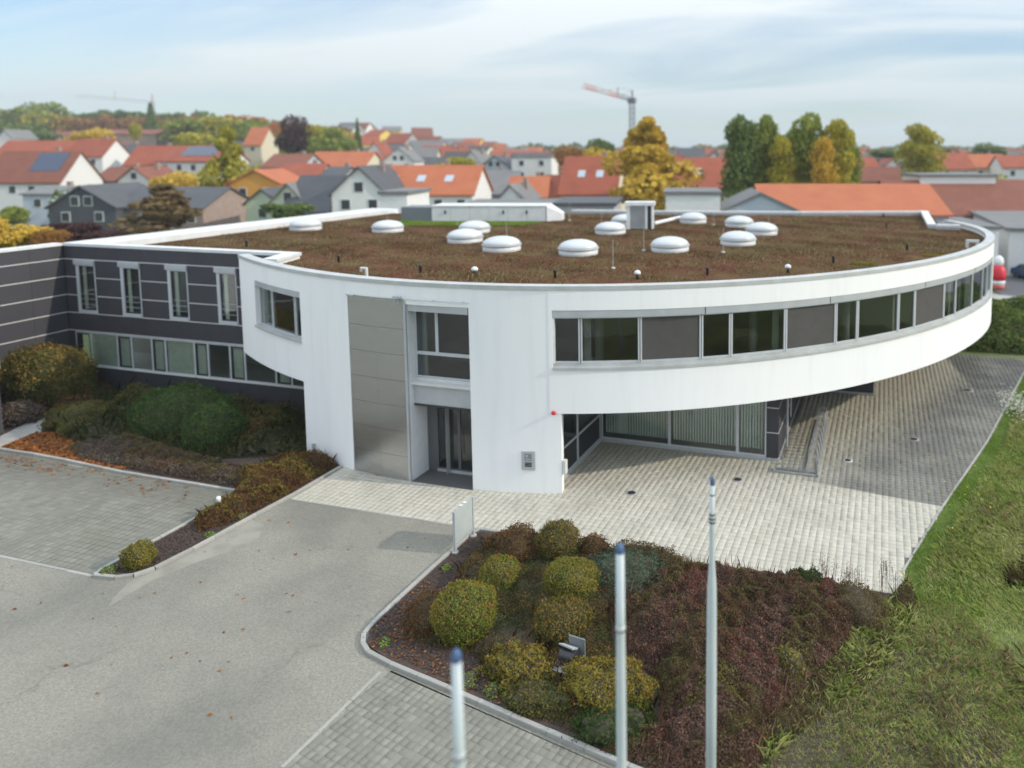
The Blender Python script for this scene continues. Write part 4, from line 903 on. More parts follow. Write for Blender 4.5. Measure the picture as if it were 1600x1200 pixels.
bush('yellow_shrub', -8.0, 14.85, .85, .6, .45, L_yel, 'low spreading yellow shrub left of the floodlight', 5500, .03, 26, 2, .25, -.3, tips=L_rust)
bush('yellow_shrub', -5.85, 14.75, 1.1, .75, .55, L_yel, 'wide yellow and orange shrub right of the floodlight', 9500, .03, 27, 2, .2, -.4, tips=L_rust)
bush('yellow_shrub', -7.1, 14.2, 1.1, .45, .32, L_olive, 'low olive shrub before the floodlight base', 5000, .03, 28, 2, .25, -.3)
bush('grey_shrub', -6.9, 19.1, 1.15, .9, .55, L_grey, 'loose grey green shrub spreading beside the flat topped one', 8000, .03, 29, 2, .25, -.3)
bush('russet_shrub', -10.6, 19.55, .95, .75, .62, L_spir, 'russet shrub beside the sign at the forecourt', 8000, .028, 30, 2, .2, -.3)
bush('russet_shrub', -11.0, 18.1, .65, .7, .42, L_barb2, 'low brown shrub between the kerb and the smallest ball', 5000, .028, 31, 2, .2, -.3)
bush('russet_shrub', -11.35, 16.1, .7, .8, .45, L_spir, 'dark russet shrub left of the largest ball', 5000, .026, 32, 2, .2, -.3)
bush('russet_shrub', -6.6, 20.05, 1.3, .45, .5, L_barb2, 'brown green shrub at the paving edge behind the grey green one', 7000, .028, 33, 2, .2, -.3)
bush('russet_shrub', -8.3, 20.1, .5, .4, .55, L_spir, 'small russet shrub between the farthest clipped shrub and the paving', 3000, .028, 34, 2, .2, -.3)
bush('green_shrub', -1.9, 20.1, .6, .45, .5, L_green, 'dark green shrub under the bare twigs at the bed corner', 5000, .026, 35, 2, .2, -.3)
bush('green_shrub', -.55, 19.4, 1.1, .8, .5, L_barb2, 'brown leafed shrub at the corner of bed, paving and meadow', 7000, .026, 36, 2, .22, -.3)
# left garden
bush('round_shrub', -39.6, 25.7, 2.0, 1.7, 1.55, L_olive, 'big round olive and brown shrub in the corner before the panelled wall', 15000, .055, 41, 2.2, .10, tips=L_rust)
bush('grey_twig_shrub', -38.2, 23.6, .9, .8, .62, L_purp, 'greyish bare shrub below the big round one', 3500, .05, 42, 2, .25, -.4)
bush('lime_shrub', -36.0, 25.0, .55, .5, .38, L_yel, 'small bright yellow shrub right of the big round one', 1600, .05, 43, 2, .25, -.3)
bush('olive_shrub', -34.9, 23.9, 1.5, 1.2, .75, L_olive, 'spreading olive shrub before the dark garden plants', 7000, .045, 44, 2, .22, -.3)
bush('juniper', -29.9, 24.8, 2.2, 1.5, 1.3, L_jun, 'wide green juniper mound in the middle of the garden bed', 15000, .045, 45, 2.2, .14, -.4)
bush('juniper', -26.9, 23.7, 1.1, 1.0, 1.15, L_jun, 'round green juniper right of the wide one', 9000, .042, 46, 2.2, .10, -.5)
bush('juniper', -31.8, 26.3, 1.8, 1.0, .9, L_green, 'dark shrub behind the wide juniper below the long window', 7000, .045, 47, 2.2, .16, -.4)
bush('island_shrub', -21.35, 15.95, .42, .42, .42, L_yel, 'yellow green shrub at the tip of the island bed', 3600, .024, 48, 2, .16, -.7)

def cover(name, poly, hf, n, leaf, material, label, cat='ground cover', under=M_twig, jit=.9, res=.25, up=.6, dens=None, aspect=.6, z0=.03):
    """a mass of plants nobody could count: a bumpy dark body with leaves all over it"""
    P = np.array(poly); x0, y0 = P.min(0); x1, y1 = P.max(0)
    xs = []; ys = []; tot = 0
    while tot < n:
        x = rng.uniform(x0, x1, n * 2); y = rng.uniform(y0, y1, n * 2); k = inpoly(x, y, poly)
        if dens is not None: k &= rng.uniform(0, 1, len(x)) < dens(x, y)
        xs.append(x[k]); ys.append(y[k]); tot += k.sum()
    x = np.concatenate(xs)[:n]; y = np.concatenate(ys)[:n]
    h = hf(x, y); e = .05
    nx = -(hf(x + e, y) - h) / e; ny = -(hf(x, y + e) - h) / e
    nr = np.stack([nx, ny, np.ones(n)], 1); nr /= np.linalg.norm(nr, axis=1)[:, None]
    c = np.stack([x, y, z0 + h * (1 - .45 * rng.uniform(0, 1, n) ** 2.2) + rng.normal(0, leaf * .5, n)], 1)
    v, f = leaves(c, nr, leaf, aspect, jit)
    v[:, 2] = np.maximum(v[:, 2], .035)
    root = nobj(name, npmesh(name, v, f, 4, material)); root['kind'] = 'stuff'; root['label'] = label
    # body
    X, Y = np.meshgrid(np.arange(x0, x1 + res, res), np.arange(y0, y1 + res, res)); ok = inpoly(X, Y, poly)
    Z = z0 + np.maximum(hf(X, Y) * .78 - .04, -.02); ny_, nx_ = X.shape
    F = []
    for j in range(ny_ - 1):
        for i in range(nx_ - 1):
            if ok[j, i] and ok[j + 1, i] and ok[j, i + 1] and ok[j + 1, i + 1]: F += [j * nx_ + i, j * nx_ + i + 1, (j + 1) * nx_ + i + 1, (j + 1) * nx_ + i]
    if F: o = nobj('twig_body', npmesh('twig_body', np.stack([X.ravel(), Y.ravel(), Z.ravel()], 1), F, 4, under, True), root); o['kind'] = 'stuff'
    return root
def edge_dist(x, y, poly):
    d = np.full(np.shape(x), 1e9); n = len(poly)
    for i in range(n):
        ax, ay = poly[i]; bx, by = poly[(i + 1) % n]; L2 = (bx - ax) ** 2 + (by - ay) ** 2
        t = np.clip(((x - ax) * (bx - ax) + (y - ay) * (by - ay)) / L2, 0, 1); d = np.minimum(d, np.hypot(x - ax - t * (bx - ax), y - ay - t * (by - ay)))
    return d
def mound(poly, h, edge=.35, seed=1, k=1.3, amp=.25):
    def f(x, y):
        d = np.clip(edge_dist(x, y, poly) / edge, 0, 1); p = np.stack([np.asarray(x), np.asarray(y), 0 * np.asarray(x)], -1)
        return h * np.sqrt(d) * (1 + amp * lump(p, seed, k) + amp * .5 * lump(p, seed + 3, k * 3.2))
    return f
barb = [(-6.9, 17.9), (-5.9, 19.9), (-4.6, 20.45), (-1.0, 20.55), (.1, 19.6), (0.08, 19.68), (-0.81, 17.59), (-1.81, 15.56), (-2.21, 13.67), (-3.68, 13.17), (-5.42, 13.25), (-5.2, 13.6), (-4.4, 14.4), (-4.9, 15.6), (-6.2, 16.4)]
cover('barberry_cover', barb, mound(barb, .60, .9, 3, 2.2, .45), 170000, .024, L_barb, 'mass of dark red barberry filling the right half of the bed')
brn = [(-12.0, 18.7), (-11.9, 20.2), (-9.8, 20.45), (-4.6, 20.6), (-5.9, 19.7), (-6.9, 17.8), (-6.2, 16.2), (-5.0, 15.3), (-4.4, 14.2), (-5.5, 13.5), (-8.3, 14.05), (-9.4, 15.1), (-11.6, 15.2), (-12.0, 16.6), (-11.6, 17.2)]
cover('low_shrub_cover', brn, mound(brn, .30, .5, 7, 2.4, .6), 62000, .024, L_barb2, 'low brown green plants between the clipped shrubs', dens=lambda x, y: np.clip(.5 + .5 * lump(np.stack([x, y, 0 * x], -1), 5, 1.2), .06, 1))
isl = [(-20.65, 23.6), (-20.6, 21.0), (-20.8, 18.7), (-21.3, 17.9), (-22.1, 18.4), (-22.3, 20.4), (-23.6, 21.4), (-23.0, 23.2), (-22.3, 23.8)]
cover('spirea_cover', isl, mound(isl, .50, .45, 9, 2.6, .45), 26000, .030, L_spir, 'orange brown spirea band along the island beside the drive')
prp = [(-22.4, 20.9), (-27, 20.95), (-31.2, 21.2), (-33.0, 22.0), (-31, 23.3), (-26.5, 22.6), (-23.4, 22.2)]
cover('purple_cover', prp, mound(prp, .36, .4, 12, 2.6, .5), 22000, .034, L_purp, 'grey purple low plants behind the parking bays')
drk = [(-38.5, 24.8), (-36.5, 23.5), (-33.0, 22.3), (-30.5, 23.3), (-26, 22.6), (-22.8, 23.9), (-22.85, 27.8), (-40.5, 27.9)]
cover('dark_garden_cover', drk, mound(drk, .46, .6, 15, 1.5, .5), 52000, .045, L_dkcov, 'dark green and brown garden plants in the shade of the building')
lf = [(-35.6, 21.15), (-28.6, 20.9), (-28.2, 21.2), (-31.0, 22.4), (-34.0, 23.2), (-36.0, 22.8)]
def flat_leaves(name, poly, n, size, material, label, z=.045, clump=0.0):
    x = rng.uniform(min(p[0] for p in poly), max(p[0] for p in poly), n * 3); y = rng.uniform(min(p[1] for p in poly), max(p[1] for p in poly), n * 3); k = inpoly(x, y, poly)
    if clump: k &= rng.uniform(0, 1, len(x)) < np.clip(.5 + lump(np.stack([x, y, 0 * x], -1), 77, clump), .03, 1)
    x, y = x[k][:n], y[k][:n]; c = np.stack([x, y, z + rng.uniform(0, .03, len(x))], 1)
    v, f = leaves(c, np.tile([0, 0, 1.0], (len(x), 1)), size, .75, .35); v[:, 2] = np.maximum(v[:, 2], z - .02)
    o = nobj(name, npmesh(name, v, f, 4, material)); o['kind'] = 'stuff'; o['label'] = label; return o
flat_leaves('fallen_leaves', lf, 7000, .05, L_dead, 'carpet of fallen orange leaves beside the garden path')
flat_leaves('fallen_leaves', [(-35.5, 20.0), (-24, 19.2), (-24, 20.6), (-35.5, 20.8)], 260, .05, L_dead, 'scattered orange leaves on the parking bays', .025, 1.0)
flat_leaves('fallen_leaves', [(-12.6, 14.9), (-11.2, 14.45), (-8, 13.8), (-8.3, 14.6), (-10.8, 15.0), (-12.0, 16.8), (-12.6, 18.0)], 420, .035, L_dead, 'red and orange leaves on the mulch along the bed kerb', .07)
flat_leaves('mulch_chips', [(-12.6, 20.5), (-12.66, 15.4), (-12.2, 14.8), (-5.7, 13.5), (-5.7, 14.3), (-9, 15.3), (-11.4, 16.5), (-11.2, 20.5)], 15000, .022, M_bark, 'bark mulch along the kerb of the front bed', .055)
flat_leaves('mulch_chips', [(-20.8, 18.6), (-20.75, 16.2), (-21.1, 15.6), (-22.1, 15.4), (-22.15, 18.6)], 7000, .022, M_bark, 'bark mulch in the island bed', .05)
# ivy sprigs of green at kerbs
for i, (x, y, r_) in enumerate([(-12.3, 18.3, .16), (-11.9, 14.95, .16), (-20.85, 19.1, .2), (-20.8, 17.9, .15), (-21.9, 15.45, .22), (-22.0, 19.0, .15), (-9.1, 14.3, .25), (-8.4, 14.2, .2), (-20.9, 20.6, .2), (-22.9, 22.4, .35)]):
    bush('weed_tuft', x, y, r_, r_, r_ * .8, L_yel if i % 3 == 2 else L_grass2, 'small bright green weed tuft ' + ['at the kerb below the sign', 'at the rounded corner of the bed kerb', 'at the edge of the orange shrubs beside the drive', 'in the mulch just behind the island shrub', 'at the very tip of the island', 'on the parking side of the island', 'behind the nearest flagpole by the kerb', 'at the lower kerb near the yellow shrub', 'where the orange shrubs meet the drive', 'between orange and purple plants'][i], 260, .022, 60 + i, 2, .3, -.2, group='green weed tufts along the kerbs', cat='weed')

def blades(name, poly, n, hfun, wid, material, label, lean=.5, z=-.01, curl=True, dirf=None, dens=None):
    P = np.array(poly); xs = rng.uniform(P[:, 0].min(), P[:, 0].max(), n * 3); ys = rng.uniform(P[:, 1].min(), P[:, 1].max(), n * 3); k = inpoly(xs, ys, poly)
    if dens is not None: k &= rng.uniform(0, 1, len(xs)) < dens(xs, ys)
    x = xs[k][:n]; y = ys[k][:n]; n = len(x); h = hfun(x, y) * rng.uniform(.55, 1.25, n)
    a = rng.uniform(0, 6.28, n) if dirf is None else dirf(x, y) + rng.normal(0, 1.15, n)
    dx, dy = np.cos(a), np.sin(a); ln = h * lean * rng.uniform(.2, 1.6, n); wv = wid * rng.uniform(.6, 1.4, n)
    px, py = -dy * wv / 2, dx * wv / 2
    b0 = np.stack([x - px, y - py, np.full(n, z)], 1); b1 = np.stack([x + px, y + py, np.full(n, z)], 1)
    m0 = np.stack([x - px * .8 + dx * ln * .35, y - py * .8 + dy * ln * .35, z + h * .6], 1); m1 = np.stack([x + px * .8 + dx * ln * .35, y + py * .8 + dy * ln * .35, z + h * .6], 1)
    t = np.stack([x + dx * ln, y + dy * ln, z + h * np.clip(1.05 - .25 * lean * rng.uniform(0, 1.5, n), .5, 1.1)], 1)
    v = np.stack([b0, b1, m1, t, m0], 1).reshape(-1, 3)
    i = np.arange(n)[:, None] * 5
    o = nobj(name, npmesh(name, v, (i + np.array([[0, 1, 2, 3, 4]])).ravel(), 5, material)); o['kind'] = 'stuff'; o['label'] = label; return o
P2 = lambda x, y: np.stack([x, y, 0 * x], -1)
mead = [(.3, 9.0), (.3, 12), (.9, 15), (.75, 18), (1.3, 21.5), (2.3, 24.6), (3.2, 27.3), (5.0, 32.5), (8.4, 44.6), (9.5, 48), (22, 48), (22, 5), (-1.2, 5), (-1.5, 9)]
fr = [(-4.2, 5.0), (-3.6, 11.0), (-2.9, 12.3), (-2.88, 15.06), (-2.19, 16.73), (-1.17, 18.23), (-0.27, 20.18), (.55, 20.4), (2.2, 20.6), (6, 14), (6, 3), (-4.2, 3)]
wind = lambda x, y: 2.6 + 1.1 * lump(P2(x, y), 90, .5)
blades('meadow_grass', mead, 270000, lambda x, y: .12 + .11 * np.clip(lump(P2(x, y), 91, .7) + .3, -.5, 1), .011, L_grass, 'tall tousled meadow grass right of the paving', .9, dirf=wind)
blades('meadow_straw', mead, 34000, lambda x, y: .22 + .08 * lump(P2(x, y), 92, .7), .008, L_dry, 'straw coloured stalks in the meadow', 1.0, dirf=wind, dens=lambda x, y: np.clip(.25 + .7 * lump(P2(x, y), 93, .8), .02, 1))
blades('edge_grass', [(.75, 20.0), (.92, 22.2), (2.15, 26.2), (4.6, 33.3), (8.0, 44.9), (9.0, 47.6), (11, 47.6), (8.6, 40), (5.4, 30), (3.6, 24), (2.8, 20.2)], 70000, lambda x, y: .09 + .05 * np.clip(lump(P2(x, y), 94, 1.5), -.6, 1), .016, L_grass2, 'short bright green grass along the paving edge', .6)
blades('verge_grass', fr, 150000, lambda x, y: .15 + .08 * lump(P2(x, y), 95, 1.0), .011, L_grass, 'long grass growing through the near end of the bed', .7)
blades('verge_straw', fr, 9000, lambda x, y: .28 + .10 * lump(P2(x, y), 96, 1.0), .008, L_dry, 'dry stalks at the near end of the bed', .6)
# white flowering weed patch at the far meadow edge and yellow flowers
def dots(name, n, cx, cy, sx, sy, z0, z1, size, m_, label):
    c = np.stack([rng.normal(cx, sx, n), rng.normal(cy, sy, n), rng.uniform(z0, z1, n)], 1); v, f = leaves(c, np.tile([0, 0, 1.0], (n, 1)), size, .8, .6); o = nobj(name, npmesh(name, v, f, 4, m_)); o['kind'] = 'stuff'; o['label'] = label
M_flow = mat('white_flower', (.62, .60, .52), rough=.8); M_flowy = mat('yellow_flower', (.55, .40, .02), rough=.8)
fx, fy = (6.46, 38.03); dots('white_blossoms', 900, fx, fy, .5, 1.0, .15, .55, .035, M_flow, 'white seed heads at the meadow edge')
fx, fy = (2.93, 27.92); dots('yellow_blossoms', 90, fx, fy, .8, 1.6, .15, .35, .03, M_flowy, 'yellow flowers dotted in the meadow')
blades('meadow_brown', [(3.6, 22), (5.2, 26), (7.5, 32), (9.5, 32), (7, 23)], 16000, lambda x, y: .22 + .08 * lump(P2(x, y), 98, 1.0), .018, L_barb2, 'brownish weeds in the meadow', .8)
# bare twigs at the bed corner
def twiggy(name, x, y, h, n, label, seed, spread=.35, group=None):
    r = random.Random(seed); t = empty(name, (x, y, 0), 0, label, 'bare shrub', group); b = MB()
    for i in range(n):
        a = r.uniform(0, 6.28); s = r.uniform(0, spread); bx, by = x + math.cos(a) * s, y + math.sin(a) * s * .5; hh = h * r.uniform(.6, 1.1)
        tx, ty = bx + r.uniform(-.1, .1), by + r.uniform(-.08, .08); b.tube((bx, by, 0), (tx, ty, hh), .008, .004, n=4, caps=False)
        for k in range(5):
            f_ = r.uniform(.45, .95); qx, qy, qz = bx + (tx - bx) * f_, by + (ty - by) * f_, hh * f_
            b.tube((qx, qy, qz), (qx + r.uniform(-.13, .13), qy + r.uniform(-.1, .1), qz + r.uniform(.05, .2)), .004, .002, n=3, caps=False)
    b.build('stems', mat('dry_stem', (.13, .085, .06), rough=.9), t)
    n_ = n * 16; c = np.stack([rng.normal(0, spread * .6, n_), rng.normal(0, spread * .35, n_), rng.uniform(.35, 1.0, n_) * h], 1); v, f = leaves(c, np.tile([0, 0, 1.0], (n_, 1)), .014, .6, 1.2); nobj('leaves', npmesh('leaves', v, f, 4, L_barb2), t)
twiggy('twiggy_shrub', -1.35, 20.5, 1.05, 9, 'bare branching twigs left at the bed corner before the pale paving', 3, .3)
twiggy('twiggy_shrub', -.65, 20.5, .8, 14, 'thin upright twigs in the middle of the bed corner', 4, .45)
twiggy('twiggy_shrub', .35, 20.6, 1.05, 12, 'bare red tinged twigs right at the bed corner against the meadow', 5, .35)
# the planted roof
rpoly = [p for p in arc(-26, 112, -.5)] + [(3.6, 51.8), (3.6, 61.5), (-6.5, 59), (-13.3, 57.4), (-24.6, 55.4), (-31, 50), (-38.8, 51), (-38.8, 28.5), (-27, 28.5)]
blades('sedum_tufts', rpoly, 170000, lambda x, y: .05 + .035 * lump(P2(x, y), 101, .8), .035, L_sedg, 'brown sedum and moss covering the flat roof', .9, z=ZR - .005)
blades('roof_grass', rpoly, 9000, lambda x, y: .16 + .08 * lump(P2(x, y), 102, .8), .012, L_dry, 'thin dry grass standing in the roof planting', .5, z=ZR, dens=lambda x, y: np.clip(.2 + .7 * lump(P2(x, y), 103, .45), .03, 1))
blades('roof_grass', [(-33, 43), (-24, 45.5), (-23.5, 48), (-31.5, 46.2), (-34, 46.5)], 16000, lambda x, y: .10 + 0 * x, .03, L_grass2, 'green moss and grass before the plant housing', .6, z=ZR)
for i, (x, y) in enumerate([(-0.88, 34.17), (2.41, 37.87)]):
    blades('roof_moss', [(x - .6, y - .35), (x + .6, y - .2), (x + .5, y + .4), (x - .5, y + .3)], 900, lambda x, y: .07 + 0 * x, .04, L_yel, 'patch of yellow moss on the roof', .5, z=ZR)
# hedge beyond the forecourt
L_mixh = leafmat('leaf_hedge', [(.04, .08, .02), (.09, .15, .03), (.16, .20, .05), (.24, .22, .07)], scale=.5)
hd = [(5.2, 48.4), (9.2, 48.6), (22, 50), (22, 60), (6, 58)]
cover('laurel_hedge', hd, mound(hd, 1.9, 1.5, 55, .6, .35), 50000, .10, L_mixh, 'broad green hedge and shrubs beyond the forecourt', up=.6, res=.6, z0=0)

cv_a = [(-0.54, 18.41), (0.51, 20.71), (0.97, 21.82), (1.25, 20.02), (0.26, 17.43), (-1.45, 14.91), (-2.11, 13.86), (-2.44, 15.0)]
cover('mixed_edge_cover', cv_a, mound(cv_a, .22, .8, 61, 2.4, .8), 26000, .022, L_barb2, 'brown and green plants where the barberry gives way to the meadow')
g_a = [(-3.7, 16.07), (-2.75, 16.8), (-2.17, 16.07), (-2.88, 15.06), (-3.44, 13.81), (-4.19, 14.49)]
cover('green_patch', g_a, mound(g_a, .66, .3, 62, 2, .4), 3500, .03, L_olive, 'olive green shoots in the dark red barberry')
b_s = lambda x, y: .62 + .12 * lump(P2(x, y), 97, 1.5)
blades('barberry_shoots', barb, 1800, lambda x, y: .66 + .12 * lump(P2(x, y), 97, 1.5), .008, L_barb, 'reddish shoots standing out of the barberry', .2)
blades('shrub_shoots', brn, 1500, lambda x, y: .42 + .12 * lump(P2(x, y), 99, 1.5), .012, L_barb2, 'thin shoots between the clipped shrubs', .35)
blades('spirea_shoots', isl, 500, lambda x, y: .56 + .1 * lump(P2(x, y), 104, 2.0), .009, L_spir, 'thin shoots standing out of the island shrubs', .35)
blades('garden_shoots', drk, 900, lambda x, y: .85 + .2 * lump(P2(x, y), 105, 2.0), .018, L_green, 'shoots standing out of the garden plants', .3)

fx, fy = (-5.28, 13.81); bush('green_shrub', fx, fy, .9, .5, .42, L_green, 'low green shrub between the yellow shrub and the near end of the kerb', 3500, .03, 111, 2, .3, -.3)
fx, fy = (-1.87, 16.6); bush('green_shrub', fx, fy, .35, .3, .5, L_yel, 'small yellow green sapling in the dark red barberry', 900, .03, 112, 2, .3, -.4)

def sprinkle(name, poly, hf, n, leaf, m_, label, seed, k=1.3, thr=.25):
    x = rng.uniform(min(p[0] for p in poly), max(p[0] for p in poly), n * 6); y = rng.uniform(min(p[1] for p in poly), max(p[1] for p in poly), n * 6)
    ok = inpoly(x, y, poly) & (lump(P2(x, y), seed, k) + rng.normal(0, .12, len(x)) > thr); x, y = x[ok][:n], y[ok][:n]
    h = hf(x, y); c = np.stack([x, y, .03 + h + rng.normal(.01, leaf * .8, len(x))], 1); v, f = leaves(c, np.tile([0, 0, 1.0], (len(x), 1)), leaf, .6, 1.0); o = nobj(name, npmesh(name, v, f, 4, m_)); o['kind'] = 'stuff'; o['label'] = label
bf = mound(barb, .60, .9, 3, 2.2, .45); nf_ = mound(brn, .30, .5, 7, 2.4, .6); df_ = mound(drk, .62, .6, 15, 1.5, .45)
sprinkle('olive_growth', barb, bf, 16000, .024, L_olive, 'olive leaved patches among the barberry', 201, 1.5, .30)
sprinkle('brown_growth', barb, bf, 30000, .022, L_barb2, 'brown leaved patches among the barberry', 202, 1.1, .05)
sprinkle('red_growth', barb, bf, 5000, .024, leafmat('leaf_red', [(.16, .03, .025), (.30, .06, .05)], island=.8), 'bright red leaves in the barberry', 203, 3.0, .45)
sprinkle('green_growth', brn, nf_, 12000, .022, L_green, 'green leaved patches between the clipped shrubs', 204, 2.0, .1)
sprinkle('rust_growth', brn, nf_, 12000, .022, L_spir, 'rusty patches between the clipped shrubs', 205, 2.0, .1)
sprinkle('olive_growth', drk, df_, 9000, .04, L_olive, 'olive patches in the garden plants', 206, 1.2, .2)
sprinkle('lime_growth', isl, mound(isl, .50, .45, 9, 2.6, .45), 4200, .028, L_yel, 'yellow green leaves in the island shrubs', 207, 2.4, .15)
flat_leaves('fallen_leaves', [(-26, 8), (-12.9, 12), (-12.9, 20.4), (-20.2, 20.4), (-22, 15), (-30, 14.8)], 70, .045, L_dead, 'a few stray leaves on the asphalt', .008)
flat_leaves('gravel_crumbs', [(-13.2, 15), (-12.85, 15), (-12.85, 20), (-13.3, 20)], 120, .015, M_concrete, 'crumbs of grit along the kerb', .006)

blades('edge_tussocks', cv_a, 9000, lambda x, y: .30 + .10 * lump(P2(x, y), 120, 2.0), .011, L_grass, 'grass tussocks growing into the edge of the barberry', .7, dens=lambda x, y: np.clip(.3 + .8 * lump(P2(x, y), 121, 1.4), .03, 1))

sprinkle('green_growth', prp, mound(prp, .36, .4, 12, 2.6, .5), 5000, .03, L_olive, 'olive green patches in the grey purple plants', 208, 2.0, .15)
sprinkle('rust_growth', prp, mound(prp, .36, .4, 12, 2.6, .5), 4000, .03, L_spir, 'rusty patches in the grey purple plants', 209, 2.0, .2)
sprinkle('rust_growth', drk, df_, 6000, .04, L_spir, 'rusty patches in the garden plants', 210, 1.2, .25)
# ------------------------------------------------------------------ the town behind
cp, sp = math.cos(PSI), math.sin(PSI)
def XD(x, y): return x * cp + y * sp, -x * sp + y * cp      # lateral, depth as seen from the viewer's side of the town
def WXY(X, D): return X * cp - D * sp, X * sp + D * cp
def sst(a, b, x): t = np.clip((x - a) / (b - a), 0, 1); return t * t * (3 - 2 * t)
def terr(x, y):
    X, D = XD(x, y); r = X / np.maximum(D, 1)
    left = 1 - sst(-.42, -.18, r)
    return sst(95, 230, D) * (1.5 + 1.5 * (1 - sst(-.3, .3, r))) + sst(210, 460, D) * (3 + 15 * left)
M_town = mat('town_ground', [(.05, .07, .025), (.09, .10, .04), (.12, .11, .08)], rough=.97, scale=.05, detail=8)
gx_ = np.concatenate([np.arange(-1500, -400, 60), np.arange(-400, 400, 12), np.arange(400, 1500, 60)]); gy_ = np.concatenate([np.arange(58, 500, 9), np.arange(500, 2200, 60)])
Xg, Yg = np.meshgrid(gx_, gy_); Zg = terr(Xg, Yg) - .03; Zg[0, :] = -.03
ni, nj = Xg.shape[1], Xg.shape[0]
ii = (np.arange(nj - 1)[:, None] * ni + np.arange(ni - 1)[None, :]).ravel()
tag(nobj('terrain', npmesh('terrain', np.stack([Xg.ravel(), Yg.ravel(), Zg.ravel()], 1), np.stack([ii, ii + 1, ii + ni + 1, ii + ni], 1).ravel(), 4, M_town, True)), kind='structure')

RC = {'red': mat('roof_red', [(.23, .055, .03), (.34, .09, .045)], rough=.85, scale=.5, detail=8, island=.2),
      'orange': mat('roof_orange', [(.36, .10, .042), (.46, .15, .065)], rough=.85, scale=.5, detail=8, island=.2),
      'brown': mat('roof_brown', [(.16, .055, .036), (.24, .085, .052)], rough=.85, scale=.5, detail=8, island=.2),
      'dark': mat('roof_slate', [(.055, .058, .066), (.085, .088, .098)], rough=.7, scale=.5, detail=8, island=.2),
      'grey': mat('roof_grey', [(.14, .14, .14), (.20, .20, .20)], rough=.8, scale=.5, detail=8, island=.2)}
WC = {'white': mat('plaster_white', (.70, .70, .68), rough=.9), 'cream': mat('plaster_cream', (.62, .56, .42), rough=.9), 'blue': mat('plaster_pale_blue', (.44, .50, .56), rough=.9),
      'yellow': mat('plaster_yellow', (.68, .52, .14), rough=.9), 'orange': mat('plaster_orange', (.66, .32, .06), rough=.9), 'green': mat('plaster_pale_green', (.50, .56, .40), rough=.9),
      'dark': mat('plaster_anthracite', (.065, .072, .085), rough=.9), 'brick': mat('brick_pink', [(.26, .19, .16), (.38, .30, .26)], rough=.9, scale=2), 'grey': mat('plaster_grey', (.36, .36, .36), rough=.9)}
M_solar = mat('solar_blue', (.03, .05, .10), rough=.25); M_wpane = mat('window_dark_glass', (.04, .045, .05), rough=.15)
def bake(b, n, m_, p): return nobj(n, b.mesh(n, m_), p)
